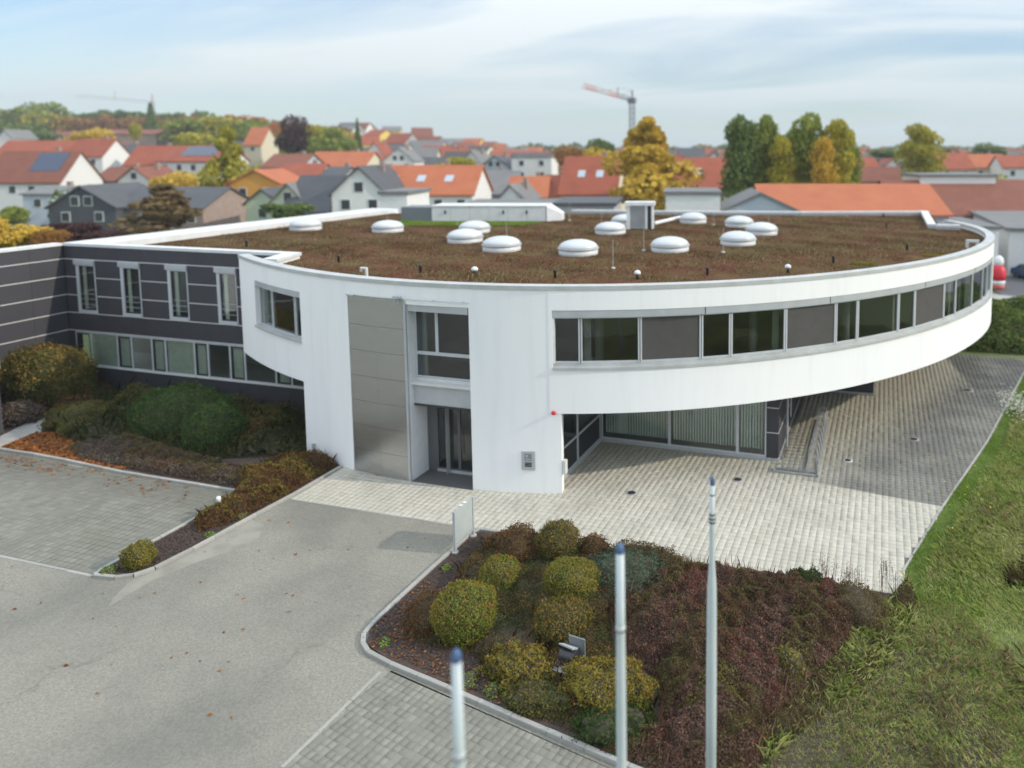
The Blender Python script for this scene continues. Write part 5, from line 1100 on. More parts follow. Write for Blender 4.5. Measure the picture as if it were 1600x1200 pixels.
def house(x, y, zb, w_, dep, eh, rh, kind, wall='white', roof='red', label=None, yaw=0.0, windows=True, cols=None, rows=None, chimney=True, skylights=0, solar=None, group=None, over=.35):
    """rectangular gabled house: kind r = ridge along the front, g = gable towards the viewer"""
    t = empty('house', (x, y, zb), PSI + yaw, label, 'house', group)
    hw, hd = w_ / 2, dep / 2; drop = 9.0
    b = MB()
    if kind == 'g':
        prof = [(-hw, -drop), (hw, -drop), (hw, eh), (0, rh), (-hw, eh)]
        vs = [(p[0], -hd, p[1]) for p in prof] + [(p[0], hd, p[1]) for p in prof]
        b.add(vs, [(0, 1, 2, 3, 4), (9, 8, 7, 6, 5), (0, 5, 6, 1), (1, 6, 7, 2), (4, 9, 5, 0)])
    elif kind == 'r':
        prof = [(-hd, -drop), (hd, -drop), (hd, eh), (0, rh), (-hd, eh)]
        vs = [(-hw, p[0], p[1]) for p in prof] + [(hw, p[0], p[1]) for p in prof]
        b.add(vs, [(4, 3, 2, 1, 0), (5, 6, 7, 8, 9), (0, 1, 6, 5), (1, 2, 7, 6), (0, 5, 9, 4)])
    else:
        b.box(-hw, hw, -hd, hd, -drop, eh)
    bake(b, 'wall', WC[wall], t)
    b = MB(); th = .22; ov = over
    if kind == 'g':
        sl = (rh - eh) / hw
        for s in (-1, 1):
            xe = s * (hw + ov); ze = eh - sl * ov
            b.add([(xe, -hd - ov, ze), (0, -hd - ov, rh), (0, hd + ov, rh), (xe, hd + ov, ze), (xe, -hd - ov, ze + th), (0, -hd - ov, rh + th), (0, hd + ov, rh + th), (xe, hd + ov, ze + th)],
                  [(0, 3, 2, 1), (4, 5, 6, 7), (0, 1, 5, 4), (1, 2, 6, 5), (2, 3, 7, 6), (3, 0, 4, 7)])
    elif kind == 'r':
        sl = (rh - eh) / hd
        for s in (-1, 1):
            ye_ = s * (hd + ov); ze = eh - sl * ov
            b.add([(-hw - ov, ye_, ze), (-hw - ov, 0, rh), (hw + ov, 0, rh), (hw + ov, ye_, ze), (-hw - ov, ye_, ze + th), (-hw - ov, 0, rh + th), (hw + ov, 0, rh + th), (hw + ov, ye_, ze + th)],
                  [(0, 3, 2, 1), (4, 5, 6, 7), (0, 1, 5, 4), (1, 2, 6, 5), (2, 3, 7, 6), (3, 0, 4, 7)])
    else:
        b.box(-hw - .2, hw + .2, -hd - .2, hd + .2, eh, eh + .3)
    rf_ = bake(b, 'roof', RC[roof], t)
    if chimney and kind != 'f':
        b = MB()
        if kind == 'r': b.box(hw * .3, hw * .3 + .7, .3, .9, rh - 1.2, rh + .9)
        else: b.box(.4, 1.0, hd * .2, hd * .2 + .6, rh - 1.2, rh + .9)
        bake(b, 'chimney', WC['brick'], rf_)
    if windows:
        nr_ = rows or max(1, int(eh / 2.7)); nc = cols or max(1, int(w_ / 3.2))
        me_f = None
        for r_ in range(nr_):
            for c_ in range(nc):
                wx = -hw + w_ * (c_ + .5) / nc; wz = eh - 2.0 - r_ * 2.75
                if me_f is None:
                    q = MB(); q.box(-.62, .62, -.06, .05, -.06, 1.36); me_f = q.mesh('window', M_white2); q = MB(); q.box(-.52, .52, -.09, -.062, .04, 1.26); me_p = q.mesh('pane', M_wpane)
                o = nobj('window', me_f, t, (wx, -hd, wz)); nobj('pane', me_p, o)
        if kind == 'g' and rh - eh > 2.4:
            for s in ((-.9, .9) if w_ > 7 else (0,)):
                o = nobj('window', me_f, t, (s, -hd, eh + .25)); nobj('pane', me_p, o)
    if kind == 'r':
        for k in range(skylights):
            f = (k + 1) / (skylights + 1); xx = -hw + w_ * f; yy = -hd * .5; zz_ = eh + (rh - eh) * .5 + th
            q = MB(); n_ = math.atan2(rh - eh, hd); a_, c_ = math.cos(n_), math.sin(n_)
            q.add([(xx - .6, yy - .8 * a_, zz_ - .8 * c_ + .06), (xx + .6, yy - .8 * a_, zz_ - .8 * c_ + .06), (xx + .6, yy + .8 * a_, zz_ + .8 * c_ + .06), (xx - .6, yy + .8 * a_, zz_ + .8 * c_ + .06)], [(0, 1, 2, 3)]); bake(q, 'roof_window', WC['blue'], rf_)
        if solar:
            s0, s1 = solar; x0, x1 = -hw + w_ * s0, -hw + w_ * s1; q = MB(); f0, f1 = .3, .92
            q.add([(x0, -hd * (1 - f0), eh + (rh - eh) * f0 + th + .08), (x1, -hd * (1 - f0), eh + (rh - eh) * f0 + th + .08), (x1, -hd * (1 - f1), eh + (rh - eh) * f1 + th + .08), (x0, -hd * (1 - f1), eh + (rh - eh) * f1 + th + .08)], [(0, 1, 2, 3)]); bake(q, 'solar_panel', M_solar, rf_)
    return t
# x0, x1, base, eave, ridge rows of the photograph were turned into metres at the distance each house stands
HL = [
 ((-145.51, 96.73, 5.38, 13.0, 10.0, 1.78, 6.85, 'r'), 'white', 'brown', 'brown roofed white house at the far left edge with a dark dormer', dict(solar=(.5, .9))),
 ((-196.83, 131.46, 5.5, 16.38, 11.0, 5.44, 9.27, 'r'), 'cream', 'red', 'long red roofed cream house at the left edge behind the brown roof', {}),
 ((-180.33, 132.02, 5.17, 8.65, 9.0, 6.09, 10.0, 'r'), 'white', 'red', 'white house with red roof and two dark windows left of the yellow house', {}),
 ((-186.66, 144.25, 6.06, 7.37, 10.0, 4.79, 8.02, 'r'), 'yellow', 'dark', 'small bright yellow house with a dark roof', {}),
 ((-165.33, 135.27, 3.34, 9.44, 11.0, 5.89, 10.16, 'r'), 'white', 'red', 'white terraced house under a long red roof beside the yellow house', {}),
 ((-149.14, 132.61, 3.43, 13.44, 11.0, 6.77, 10.03, 'r'), 'white', 'red', 'white end house of the red roofed terrace carrying a blue solar array', dict(solar=(.28, .9))),
 ((-152.21, 117.18, 2.85, 7.17, 9.0, 3.52, 6.14, 'r'), 'grey', 'brown', 'low brown roofed house before the yellow one', {}),
 ((-143.94, 115.38, 3.62, 6.59, 9.0, 3.04, 5.57, 'g'), 'white', 'brown', 'small white gable between brown roof and yellow hedge', {}),
 ((-132.08, 90.17, 0.17, 4.53, 10.0, 5.36, 6.34, 'r'), 'blue', 'grey', 'narrow pale blue house left of the anthracite house', {}),
 ((-111.03, 82.67, 0.17, 9.08, 12.0, 4.37, 7.27, 'g'), 'dark', 'dark', 'anthracite gabled house with dark window openings above the yellow tree', dict(chimney=False)),
 ((-102.16, 87.28, 0.31, 13.88, 12.0, 3.9, 6.55, 'r'), 'brick', 'dark', 'long slate roofed house with pink brick wall right of the anthracite gable', dict(chimney=False)),
 ((-98.3, 99.31, 1.31, 7.71, 9.0, 5.96, 8.0, 'g'), 'orange', 'orange', 'bright orange plastered house', dict(chimney=False)),
 ((-85.84, 87.79, 2.18, 4.53, 8.0, 2.91, 4.81, 'g'), 'green', 'dark', 'small pale green gabled house with a dark roof before the orange house', dict(chimney=False)),
 ((-79.12, 86.07, 2.4, 4.88, 9.0, 2.97, 5.58, 'g'), 'green', 'grey', 'pale green gable between the small green house and the slate roof', dict(chimney=False)),
 ((-75.15, 85.64, 2.77, 6.32, 10.0, 1.71, 6.14, 'r'), 'white', 'dark', 'steep slate roof left of the white gable', dict(chimney=False)),
 ((-67.57, 86.25, 3.07, 6.79, 13.0, 3.9, 7.27, 'g'), 'white', 'dark', 'white gabled house with rows of windows behind the plant housing', {}),
 ((-65.52, 95.68, 2.18, 16.04, 12.0, 4.17, 8.01, 'r'), 'white', 'orange', 'long orange red roof with two roof windows right of the white gable', dict(skylights=3)),
 ((-96.61, 114.35, 5.16, 3.9, 9.0, 2.06, 4.24, 'r'), 'grey', 'dark', 'small slate roof peeping out left of the white gable', {}),
 ((-118.97, 127.2, 5.2, 8.07, 10.0, 3.9, 6.45, 'r'), 'blue', 'brown', 'brown roof with chimney behind the slate roof', {}),
 ((-104.29, 114.23, 5.51, 7.21, 9.0, 2.09, 4.44, 'r'), 'grey', 'red', 'red roof before the brown one', {}),
 ((-115.96, 138.98, 5.54, 13.04, 11.0, 3.32, 6.62, 'r'), 'cream', 'orange', 'bright orange roof behind the white gable', {}),
 ((-198.39, 198.1, 9.54, 5.6, 10.0, 4.95, 10.45, 'r'), 'cream', 'orange', 'orange roof between the tall yellow tree and the purple tree', {}),
 ((-128.3, 176.53, 5.19, 8.15, 10.0, 4.49, 8.11, 'g'), 'white', 'grey', 'white gable left of the small cream house', {}),
 ((-139.95, 203.89, 6.48, 7.57, 9.0, 3.18, 6.75, 'r'), 'cream', 'grey', 'small cream house under a grey roof', {}),
 ((-154.22, 200.33, 7.28, 6.77, 10.0, 3.17, 7.92, 'g'), 'white', 'red', 'red roofed white gable near the dark conifer', {}),
 ((-106.71, 172.3, 4.24, 9.23, 10.0, 2.96, 7.87, 'r'), 'white', 'dark', 'white and slate house right of the olive tree', {}),
 ((-100.4, 168.39, 4.78, 5.13, 9.0, 4.16, 7.67, 'g'), 'white', 'grey', 'narrow white gable between slate roofs', {}),
 ((-92.45, 165.98, 5.3, 7.49, 10.0, 3.11, 5.91, 'g'), 'blue', 'dark', 'pale blue gable beside the white block', {}),
 ((-83.29, 166.52, 5.07, 9.57, 10.0, 5.84, 6.3, 'f'), 'white', 'grey', 'white flat roofed block in the middle of the town', {}),
 ((-67.59, 116.92, 3.59, 10.65, 12.0, 1.52, 5.26, 'r'), 'grey', 'grey', 'broad grey roof before the white block', {}),
 ((-56.58, 111.23, 4.09, 5.95, 9.0, 1.03, 4.04, 'r'), 'white', 'orange', 'orange roof left of the narrow chimney', {}),
 ((-53.48, 115.76, 3.87, 5.26, 10.0, 1.26, 4.35, 'r'), 'white', 'red', 'red roof between orange roof and dark red roof', {}),
 ((-51.55, 97.59, 4.36, 3.62, 8.0, 1.27, 3.26, 'g'), 'white', 'grey', 'small white gable in front of the orange roof', {}),
 ((-47.95, 117.86, 3.21, 9.19, 13.0, 2.3, 8.16, 'r'), 'cream', 'red', 'broad dark red roof with two bluish roof windows beside the yellow tree', dict(skylights=2)),
 ((-29.32, 114.87, 2.85, 9.36, 13.0, 4.1, 8.39, 'r'), 'cream', 'red', 'broad red roof and cream wall between the yellow tree and the poplars', dict(skylights=1)),
 ((-36.72, 160.59, 5.68, 5.83, 9.0, 3.18, 6.77, 'g'), 'white', 'dark', 'white gable just left of the poplars', {}),
 ((-56.82, 217.25, 7.5, 7.62, 9.0, 3.04, 5.7, 'r'), 'white', 'dark', 'slate roof behind the broad red roof near the poplars', {}),
 ((-5.75, 179.85, 4.23, 6.19, 9.0, 3.53, 6.57, 'r'), 'cream', 'red', 'cream house right of the poplars', {}),
 ((-2.01, 149.71, 4.71, 8.75, 9.0, 1.94, 4.51, 'r'), 'white', 'brown', 'dark red roof behind the large orange hall', {}),
 ((15.27, 201.98, 5.1, 9.3, 10.0, 2.88, 6.69, 'r'), 'cream', 'red', 'red roofed cream house right of the lone tree', {}),
 ((24.66, 209.86, 4.9, 9.06, 10.0, 3.29, 6.54, 'r'), 'cream', 'orange', 'orange roofed house near the right edge', {}),
 ((31.19, 201.33, 4.68, 9.37, 10.0, 3.74, 6.5, 'r'), 'white', 'red', 'red roofed house cut by the right edge', {}),
 ((4.49, 213.98, 4.85, 7.8, 9.0, 2.08, 5.18, 'g'), 'cream', 'grey', 'small cream gable under the lone tree', {}),
]
for (x, y, zb, w_, dep, eh, rh, k), wl, rf__, lb_, ex in HL:
    house(x, y, zb, w_, dep, eh, rh, k, wl, rf__, lb_, yaw=rnd.uniform(-.12, .12) if k != 'f' else 0, **ex)
# large halls right behind
def hall(xy, w_, dep, eh, rh, wall, roof, label, yaw=0):
    return house(xy[0], xy[1], 0, w_, dep, eh, rh, 'r', wall, roof, label, yaw=yaw, chimney=False, windows=False)
x, y, zb, w_, dep, eh, rh, k = (-4.79, 87.03, 5.1, 19.37, 14.0, 0.61, 3.41, 'r')
t = house(x, y, 0, w_, 15, zb + eh, zb + rh, 'r', 'blue', 'orange', 'large low orange roofed hall behind the right part of the roof', chimney=False, windows=False)
x, y, zb, w_, dep, eh, rh, k = (8.99, 107.62, 3.58, 19.66, 14.0, 0.74, 4.79, 'r')
t = house(x, y, 0, w_, 16, zb + eh, zb + rh, 'r', 'grey', 'brown', 'large brown roofed hall at the right edge', chimney=False, windows=False)
x, y, zb, w_, dep, eh, rh, k = (-13.58, 79.84, 5.29, 7.61, 9.0, 1.0, 2.78, 'g')
house(x, y, 0, w_, 9, zb + eh, zb + rh, 'g', 'blue', 'grey', 'grey blue gable just over the far parapet below the poplars', chimney=False, windows=False)
x, y, zb, w_, dep, eh, rh, k = (8.41, 110.57, 6.94, 10.16, 8.0, 2.08, 2.6, 'f')
house(x, y, 0, w_, 8, zb + eh, zb + rh, 'f', 'white', 'grey', 'long flat white block behind the brown roofed hall', windows=False)
x, y, zb, w_, dep, eh, rh, k = (-19.63, 75.51, 5.48, 5.48, 8.0, 2.65, 2.9, 'f')
house(x, y, 0, w_, 8, zb + eh, zb + rh, 'f', 'white', 'grey', 'low white flat roofed building behind the louvred chimney', windows=False)
for (a, b_, lb_) in (((-27.92, 67.42, 6.05, 5.57, 9.0, 1.37, 1.6, 'f'), 'dark', 'low grey flat roofed building with dark panels behind the roof'), ((-41.5, 79.66, 4.91, 14.64, 16.0, 1.05, 1.33, 'f'), 'white', 'wide flat white roofed building behind the plant housing'), ((-43.12, 59.44, 6.07, 2.36, 6.0, 2.53, 2.76, 'f'), 'white', 'small white cube rising behind the left end of the plant housing'), ((7.06, 82.1, 3.46, 5.03, 10.0, 1.39, 1.52, 'f'), 'white', 'low white storage building at the right bend of the roof')):
    x, y, zb, w_, dep, eh, rh, k = a
    house(x, y, 0, w_, dep, zb + eh, zb + rh, 'f', 'grey' if b_ == 'dark' else 'white', 'dark' if b_ == 'dark' else 'grey', lb_, windows=False)
# white building with openings beside the car park
wx0, wy0 = WXY(38.5, 80)
t = empty('white_workshop', (wx0, wy0, 0), PSI - .22, 'white workshop with tall dark openings along the car park at the right edge', 'workshop')
b = MB(); b.box(-3.5, 3.5, -8, 14, 0, 4.6); bake(b, 'wall', WC['white'], t); b = MB(); b.box(-3.8, 3.8, -8.3, 14.3, 4.6, 4.9); bake(b, 'roof', RC['grey'], t)
for k in range(5): b = MB(); b.box(3.5, 3.55, -6.5 + k * 4, -4.3 + k * 4, .1, 3.4); bake(b, 'gate', mat('gate_navy', (.04, .045, .10), rough=.6), t)
# car park, verge, car and inflatable
cpk = MB(); cpk.add([(10.2, 66.5, .03), (40, 60, .03), (60, 150, .06), (14, 170, .06), (8.8, 80, .03)], [(0, 1, 2, 3, 4)]); struct('car_park', cpk, M_asph_far)
cpk = MB(); cpk.add([(6.5, 60.5, .04), (40, 54, .04), (40, 60, .04), (10.2, 68.5, .04), (6.5, 70, .04)], [(0, 1, 2, 3, 4)]); struct('concrete_strip', cpk, M_concrete)
x, y = (10.01, 71.53); t = empty('inflatable_figure', (x, y, 0), PSI, 'red and white inflatable figure standing at the edge of the car park', 'inflatable')
b = MB(); b.lathe([(.55, 0), (.62, .3), (.6, .5)], (0, 0, 0), 16); bake(b, 'base', mat('inflatable_pink', (.60, .16, .12), rough=.5), t)
b = MB(); b.lathe([(.6, .5), (.66, .6), (.64, .85)], (0, 0, 0), 16); bake(b, 'band', M_white2, t)
b = MB(); b.lathe([(.64, .86), (.72, 1.3), (.62, 1.9), (.42, 2.2)], (0, 0, 0), 16); bake(b, 'torso', mat('inflatable_red', (.60, .02, .04), rough=.5), t)
b = MB(); b.lathe([(.36, 2.16), (.44, 2.5), (.38, 2.85), (.18, 3.05), (.02, 3.1)], (.05, 0, 0), 16); bake(b, 'top', M_white2, t)
def car(x, y, yaw, label, colr):
    t = empty('parked_car', (x, y, .03), yaw, label, 'car')
    prof = [(-2.1, .35), (-2.15, .75), (-1.9, .95), (-1.2, 1.0), (-.6, 1.42), (.9, 1.45), (1.6, 1.0), (2.05, .9), (2.1, .35)]
    b = MB(); n = len(prof); vs = [(p[0], -.85, p[1]) for p in prof] + [(p[0], .85, p[1]) for p in prof]; b.add(vs, [tuple(range(n)), tuple(range(n, 2 * n))[::-1]] + [(i, n + i, n + (i + 1) % n, (i + 1) % n) for i in range(n)]); bake(b, 'body', colr, t)
    for s in (-1, 1):
        b = MB(); b.add([(-1.05, s * .86, 1.02), (-.6, s * .86, 1.36), (.85, s * .86, 1.38), (1.35, s * .86, 1.02)], [(0, 1, 2, 3)]); bake(b, 'side_window', M_wpane, t)
        for xx in (-1.35, 1.35): b = MB(); b.tube((xx, s * .66, .33), (xx, s * .88, .33), .33, n=16); bake(b, 'wheel', M_dark, t)
    return t
x, y = (13.61, 77.77); car(x + .5, y, PSI + 1.9, 'dark blue car cut by the right edge on the car park', mat('car_blue', (.02, .06, .14), rough=.25))

# ------------------------------------------------------------------ trees
def crown_pts(r, n, blobs, seed):
    g = np.random.default_rng(seed); idx = g.integers(0, len(blobs), n); bl = np.array(blobs)[idx]
    d = g.normal(0, 1, (n, 3)); d /= np.linalg.norm(d, axis=1)[:, None]
    rad_ = (.72 + .28 * g.uniform(0, 1, n)) * (1 + .16 * lump(d + bl[:, :3], seed, 3))
    return bl[:, :3] + d * rad_[:, None] * bl[:, 3:6], d
def tree_mesh(kind, seed, n, leaf, m_):
    g = np.random.default_rng(seed); bl = []
    if kind == 'round':
        for i in range(13): a = g.uniform(0, 6.28); rr = g.uniform(0, .62); z = g.uniform(.38, .86); s = g.uniform(.18, .30) * (1.15 - .5 * abs(z - .58)); bl.append((math.cos(a) * rr * .62, math.sin(a) * rr * .62, z, s * 1.15, s * 1.15, s * .62))
    elif kind == 'poplar':
        for i in range(15): z = .12 + .80 * i / 14; s = .5 * math.sin(math.pi * min(1, (z + .1) * .78)) ** .7 * (1.15 - .55 * z); a = g.uniform(0, 6.28); bl.append((math.cos(a) * .12, math.sin(a) * .12, z, s * g.uniform(.75, 1.1), s * g.uniform(.75, 1.1), .12))
    elif kind == 'cone':
        for i in range(12): z = .08 + .86 * i / 11; s = .5 * (1 - z) + .05; bl.append((0, 0, z, s, s, .08))
    else:   # birch like, ragged and upright
        for i in range(26): z = .15 + .78 * i / 25; a = g.uniform(0, 6.28); rr = (1 - z) * .55 * g.uniform(.2, 1); s = g.uniform(.10, .24) * (1.25 - z); bl.append((math.cos(a) * rr, math.sin(a) * rr, z, s * 1.2, s * 1.2, s * .8))
    p, d = crown_pts(1, n, bl, seed); v, f = leaves(p, d, leaf, .7, .9, g)
    return npmesh('crown', v, f, 4, m_)
M_trunk = M_wood
TC = {'gold': leafmat('crown_gold', [(.36, .24, .03), (.60, .42, .06), (.78, .58, .12)], scale=.5), 'dkgreen': leafmat('crown_dark_green', [(.06, .10, .03), (.13, .19, .05), (.24, .29, .08)], scale=.4),
      'green': leafmat('crown_green', [(.12, .16, .03), (.23, .28, .05), (.38, .40, .09)], scale=.4), 'yg': leafmat('crown_yellow_green', [(.20, .21, .03), (.40, .37, .05), (.58, .48, .07)], scale=.4),
      'rust': leafmat('crown_rust', [(.16, .08, .03), (.32, .16, .045), (.45, .24, .06)], scale=.5), 'purple': leafmat('crown_purple', [(.03, .014, .016), (.07, .028, .03), (.10, .045, .04)], scale=.5),
      'brown': leafmat('crown_brown', [(.10, .075, .035), (.20, .14, .06), (.28, .19, .08)], scale=.4), 'orange': leafmat('crown_orange', [(.22, .07, .01), (.42, .14, .02), (.5, .2, .03)], scale=.5)}
TM = {}
def tree(x, y, z, h, wd_, kind, colr, label, group=None, n=2600, var=0, cat='tree'):
    key = (kind, colr, var, n)
    if key not in TM:
        me = tree_mesh(kind, 200 + var * 7 + len(TM), n, .030 if n > 3000 else .045, TC[colr])
        b = MB(); b.tube((0, 0, -.15), (0, 0, .55), .022, .010, n=7)
        for k in range(6):
            a = k * 1.1; zb_ = .22 + .07 * k; b.tube((0, 0, zb_), (math.cos(a) * .22, math.sin(a) * .22, zb_ + .22), .009, .003, n=4)
        TM[key] = (me, b.mesh('trunk', M_trunk))
    me, tr_ = TM[key]; t = empty('tree', (x, y, z), rnd.uniform(0, 6.28), label, cat, group)
    k_ = {'birch': 1.65, 'poplar': 1.55, 'round': 1.15, 'cone': 1.2}[kind]; c = nobj('crown', me, t); c.scale = (wd_ * k_, wd_ * k_, h); c2 = nobj('trunk', tr_, t); c2.scale = (h * .7, h * .7, h)
    return t
# TS(px, base row, top row, width px, distance)
TL = [
 ((-31.11, 95.11, 4.32, 13.11, 9.11), 'birch', 'gold', 'tall golden birch like tree below the crane', 7000),
 ((-19.23, 98.51, 4.15, 12.6, 3.99), 'poplar', 'dkgreen', 'dark green poplar leftmost of the row', 5000),
 ((-16.37, 101.41, 3.98, 12.85, 4.25), 'poplar', 'green', 'green poplar second in the row', 5000),
 ((-13.24, 99.18, 4.23, 10.11, 3.09), 'poplar', 'yg', 'lower yellow green poplar third in the row', 5000),
 ((-10.46, 102.05, 4.24, 13.07, 4.38), 'poplar', 'green', 'tallest poplar of the row, mid green', 5000),
 ((-8.02, 99.63, 4.49, 9.5, 2.89), 'poplar', 'gold', 'golden poplar between the two tallest green ones', 4000),
 ((-6.18, 102.24, 4.5, 11.91, 3.82), 'poplar', 'yg', 'yellow green poplar rightmost of the row', 5000),
 ((-18.7, 104.9, 3.65, 12.45, 3.68), 'poplar', 'dkgreen', 'dark poplar set back between the first two of the row', 5000),
 ((-15.74, 106.79, 3.57, 12.2, 3.53), 'poplar', 'yg', 'yellow green poplar set back behind the lower third one', 5000),
 ((-12.58, 106.65, 3.83, 11.54, 3.68), 'poplar', 'green', 'green poplar set back left of the tallest one', 5000),
 ((-5.21, 106.68, 4.18, 10.97, 3.07), 'poplar', 'green', 'short green poplar ending the row on the right', 4000),
 ((6.19, 142.18, 6.75, 10.22, 5.85), 'poplar', 'yg', 'lone yellow and green tree right of the poplar row', 5000),
 ((-106.75, 99.49, 0.64, 16.11, 7.16), 'birch', 'yg', 'tall olive yellow tree behind the orange house', 6000),
 ((-176.58, 188.73, 7.28, 16.18, 11.17), 'round', 'purple', 'dark purple round tree on the skyline', 4000),
 ((-178.0, 219.53, 11.53, 12.03, 2.93), 'cone', 'dkgreen', 'slim dark conifer on the skyline', 2600),
 ((-174.75, 194.46, 7.16, 13.32, 8.15), 'round', 'yg', 'pale yellow tree right of the purple one', 2600),
 ((-164.9, 192.07, 7.28, 12.65, 10.37), 'round', 'green', 'round green tree right of the purple one', 3000),
 ((-97.91, 154.02, 4.29, 6.96, 6.98), 'round', 'yg', 'olive yellow tree between the small roofs', 2600),
 ((-74.18, 186.81, 5.71, 10.68, 6.25), 'round', 'dkgreen', 'dark green tree left of the golden tree', 2600),
 ((-55.4, 140.17, 5.46, 7.77, 5.72), 'round', 'gold', 'small golden tree left of the big one', 2600),
 ((-65.78, 152.81, 3.32, 9.98, 8.59), 'round', 'rust', 'rust coloured tree behind the dark red roof', 2600),
 ((-90.11, 74.09, 1.96, 6.2, 7.99), 'birch', 'brown', 'thin brown tree before the slate roofed brick house', 2600),
 ((-130.47, 108.31, 1.05, 7.54, 7.29), 'round', 'gold', 'low golden bushes behind the slate roofs', 2600),
 ((-102.86, 97.48, 0.93, 6.69, 3.81), 'round', 'rust', 'rust shrub left of the orange house', 2600),
 ((-113.5, 102.76, 2.44, 4.18, 5.64), 'round', 'yg', 'olive bush between white terrace and orange house', 2600),
 ((-71.65, 75.2, 3.37, 2.73, 4.79), 'round', 'dkgreen', 'dark bush at the foot of the pale green gables', 2600),
 ((-65.79, 41.51, 4.09, 2.55, 4.53), 'round', 'gold', 'golden tree just behind the dark wing', 7000),
 ((-65.69, 39.46, 4.38, 3.05, 3.4), 'round', 'gold', 'golden tree cut by the left edge', 6000),
 ((-62.27, 41.48, 4.14, 2.31, 1.98), 'round', 'rust', 'small rusty tree at the end of the dark wing coping', 4000),
 ((-69.91, 48.66, 3.92, 2.26, 5.15), 'round', 'purple', 'low dark red bush below the anthracite house', 3000),
 ((-113.82, 71.47, 1.7, 3.67, 3.47), 'round', 'green', 'green bush below the pale blue house', 2600),
 ((-272.6, 234.09, 12.67, 13.36, 15.61), 'round', 'green', 'yellow green tree at the right end of the wood', 2600),
 ((-269.84, 245.28, 12.67, 14.6, 16.13), 'round', 'yg', 'bright tree on the skyline right of the wood', 2600),
 ((-277.79, 263.81, 15.52, 13.26, 10.3), 'round', 'orange', 'orange tree on the skyline', 2600),
 ((-258.35, 258.96, 12.68, 14.52, 9.99), 'round', 'orange', 'orange tree left of the purple one', 2600),
 ((-247.25, 241.33, 11.38, 13.88, 11.45), 'round', 'green', 'green tree between the two orange ones', 2600),
 ((-207.01, 180.03, 7.28, 10.68, 10.77), 'round', 'yg', 'lime green tree behind the solar roof', 2600),
 ((-248.11, 178.68, 10.57, 9.27, 10.41), 'round', 'gold', 'golden brown tree before the long sheds', 2600),
 ((-342.27, 276.57, 18.88, 16.28, 6.87), 'cone', 'dkgreen', 'dark pointed tree on the wood skyline', 2600),
 ((-243.26, 190.47, 14.14, 7.49, 3.9), 'round', 'yg', 'small lime tree before the pinkish wall', 2600),
 ((-336.17, 215.91, 8.79, 15.44, 18.21), 'round', 'dkgreen', 'dark green tree at the left edge of the town', 2600),
 ((0.26, 239.29, 7.28, 5.55, 11.97), 'round', 'dkgreen', 'dark trees on the skyline left of the lone tree', 2600),
 ((34.83, 280.37, 8.84, 5.82, 10.37), 'round', 'dkgreen', 'dark tree on the skyline near the right edge', 2600),
 ((20.81, 276.36, 7.94, 5.37, 7.67), 'round', 'brown', 'brown tree on the skyline right of the lone tree', 2600),
]
for i, ((x, y, z, h, wd_), kd, cl, lb_, n) in enumerate(TL): tree(x, y, z, h, wd_, kd, cl, lb_, None, n, var=i if n > 3000 else i % 3)
# the wood on the hill at the left: a mass
vs_, fs_ = [], 0
def wood(name, spec, colr, label, n, sz):
    c = []; 
    for (x, y, z, h, r) in spec:
        d = rng.normal(0, 1, (n, 3)); d /= np.linalg.norm(d, axis=1)[:, None]; c.append(np.array([x, y, z + h * .55]) + d * np.array([r, r, h * .5]) * (.8 + .2 * rng.uniform(0, 1, (n, 1))))
    c = np.concatenate(c); v, f = leaves(c, np.tile([0, 0, 1.0], (len(c), 1)), sz, .8, 1.0); o = nobj(name, npmesh(name, v, f, 4, TC[colr])); o['kind'] = 'stuff'; o['label'] = label
def belt(px0, px1, D, top, base, step, jit):
    out = []; px = px0
    while px < px1:
        Dd = D + rnd.uniform(-jit, jit); X = (px - 1053.3) / 1152.9 * Dd; x, y = WXY(X, Dd); z = float(terr(x, y)); zt = 12.5 + (235.65 - top(px) - rnd.uniform(-3, 5)) / 1152.9 * Dd
        out.append((x, y, z - 1, max(4, zt - z + 1), rnd.uniform(5, 8))); px += step * rnd.uniform(.7, 1.3)
    return out
wood('hill_wood', belt(-40, 330, 420, lambda p: 178 + 3 * math.sin(p * .03), 0, 9, 12), 'dkgreen', 'dark wood along the hill at the left', 420, .9)
wood('hill_wood', belt(-40, 110, 400, lambda p: 168 + 8 * math.sin(p * .05 + 1), 0, 16, 10), 'green', 'olive trees at the left end of the hill wood', 420, .9)
wood('hill_wood', belt(60, 320, 405, lambda p: 184, 0, 13, 8), 'rust', 'brown autumn trees along the foot of the hill wood', 380, .9)
wood('hill_wood', belt(60, 110, 395, lambda p: 178, 0, 14, 8), 'yg', 'yellow tinged trees in the hill wood', 380, .9)
wood('skyline_trees', belt(540, 1700, 620, lambda p: 229 + 3 * math.sin(p * .02), 0, 12, 25), 'dkgreen', 'dark line of trees along the far horizon', 150, 1.6)
wood('skyline_trees', belt(700, 1650, 540, lambda p: 232 + 3 * math.sin(p * .05), 0, 30, 25), 'rust', 'autumn coloured trees along the far horizon', 120, 1.4)
wood('garden_trees', [(x_, y_, float(terr(x_, y_)), rnd.uniform(3, 6), rnd.uniform(2, 3.5)) for x_, y_ in [WXY(rnd.uniform(-.85, .45) * D_, D_) for D_ in [rnd.uniform(125, 300) for _ in range(190)]]], 'yg', 'gardens and small trees between the houses', 110, .5)
wood('garden_trees', [(x_, y_, float(terr(x_, y_)), rnd.uniform(3, 7), rnd.uniform(2, 3.5)) for x_, y_ in [WXY(rnd.uniform(-.85, .45) * D_, D_) for D_ in [rnd.uniform(115, 320) for _ in range(190)]]], 'dkgreen', 'dark garden trees between the houses', 110, .5)
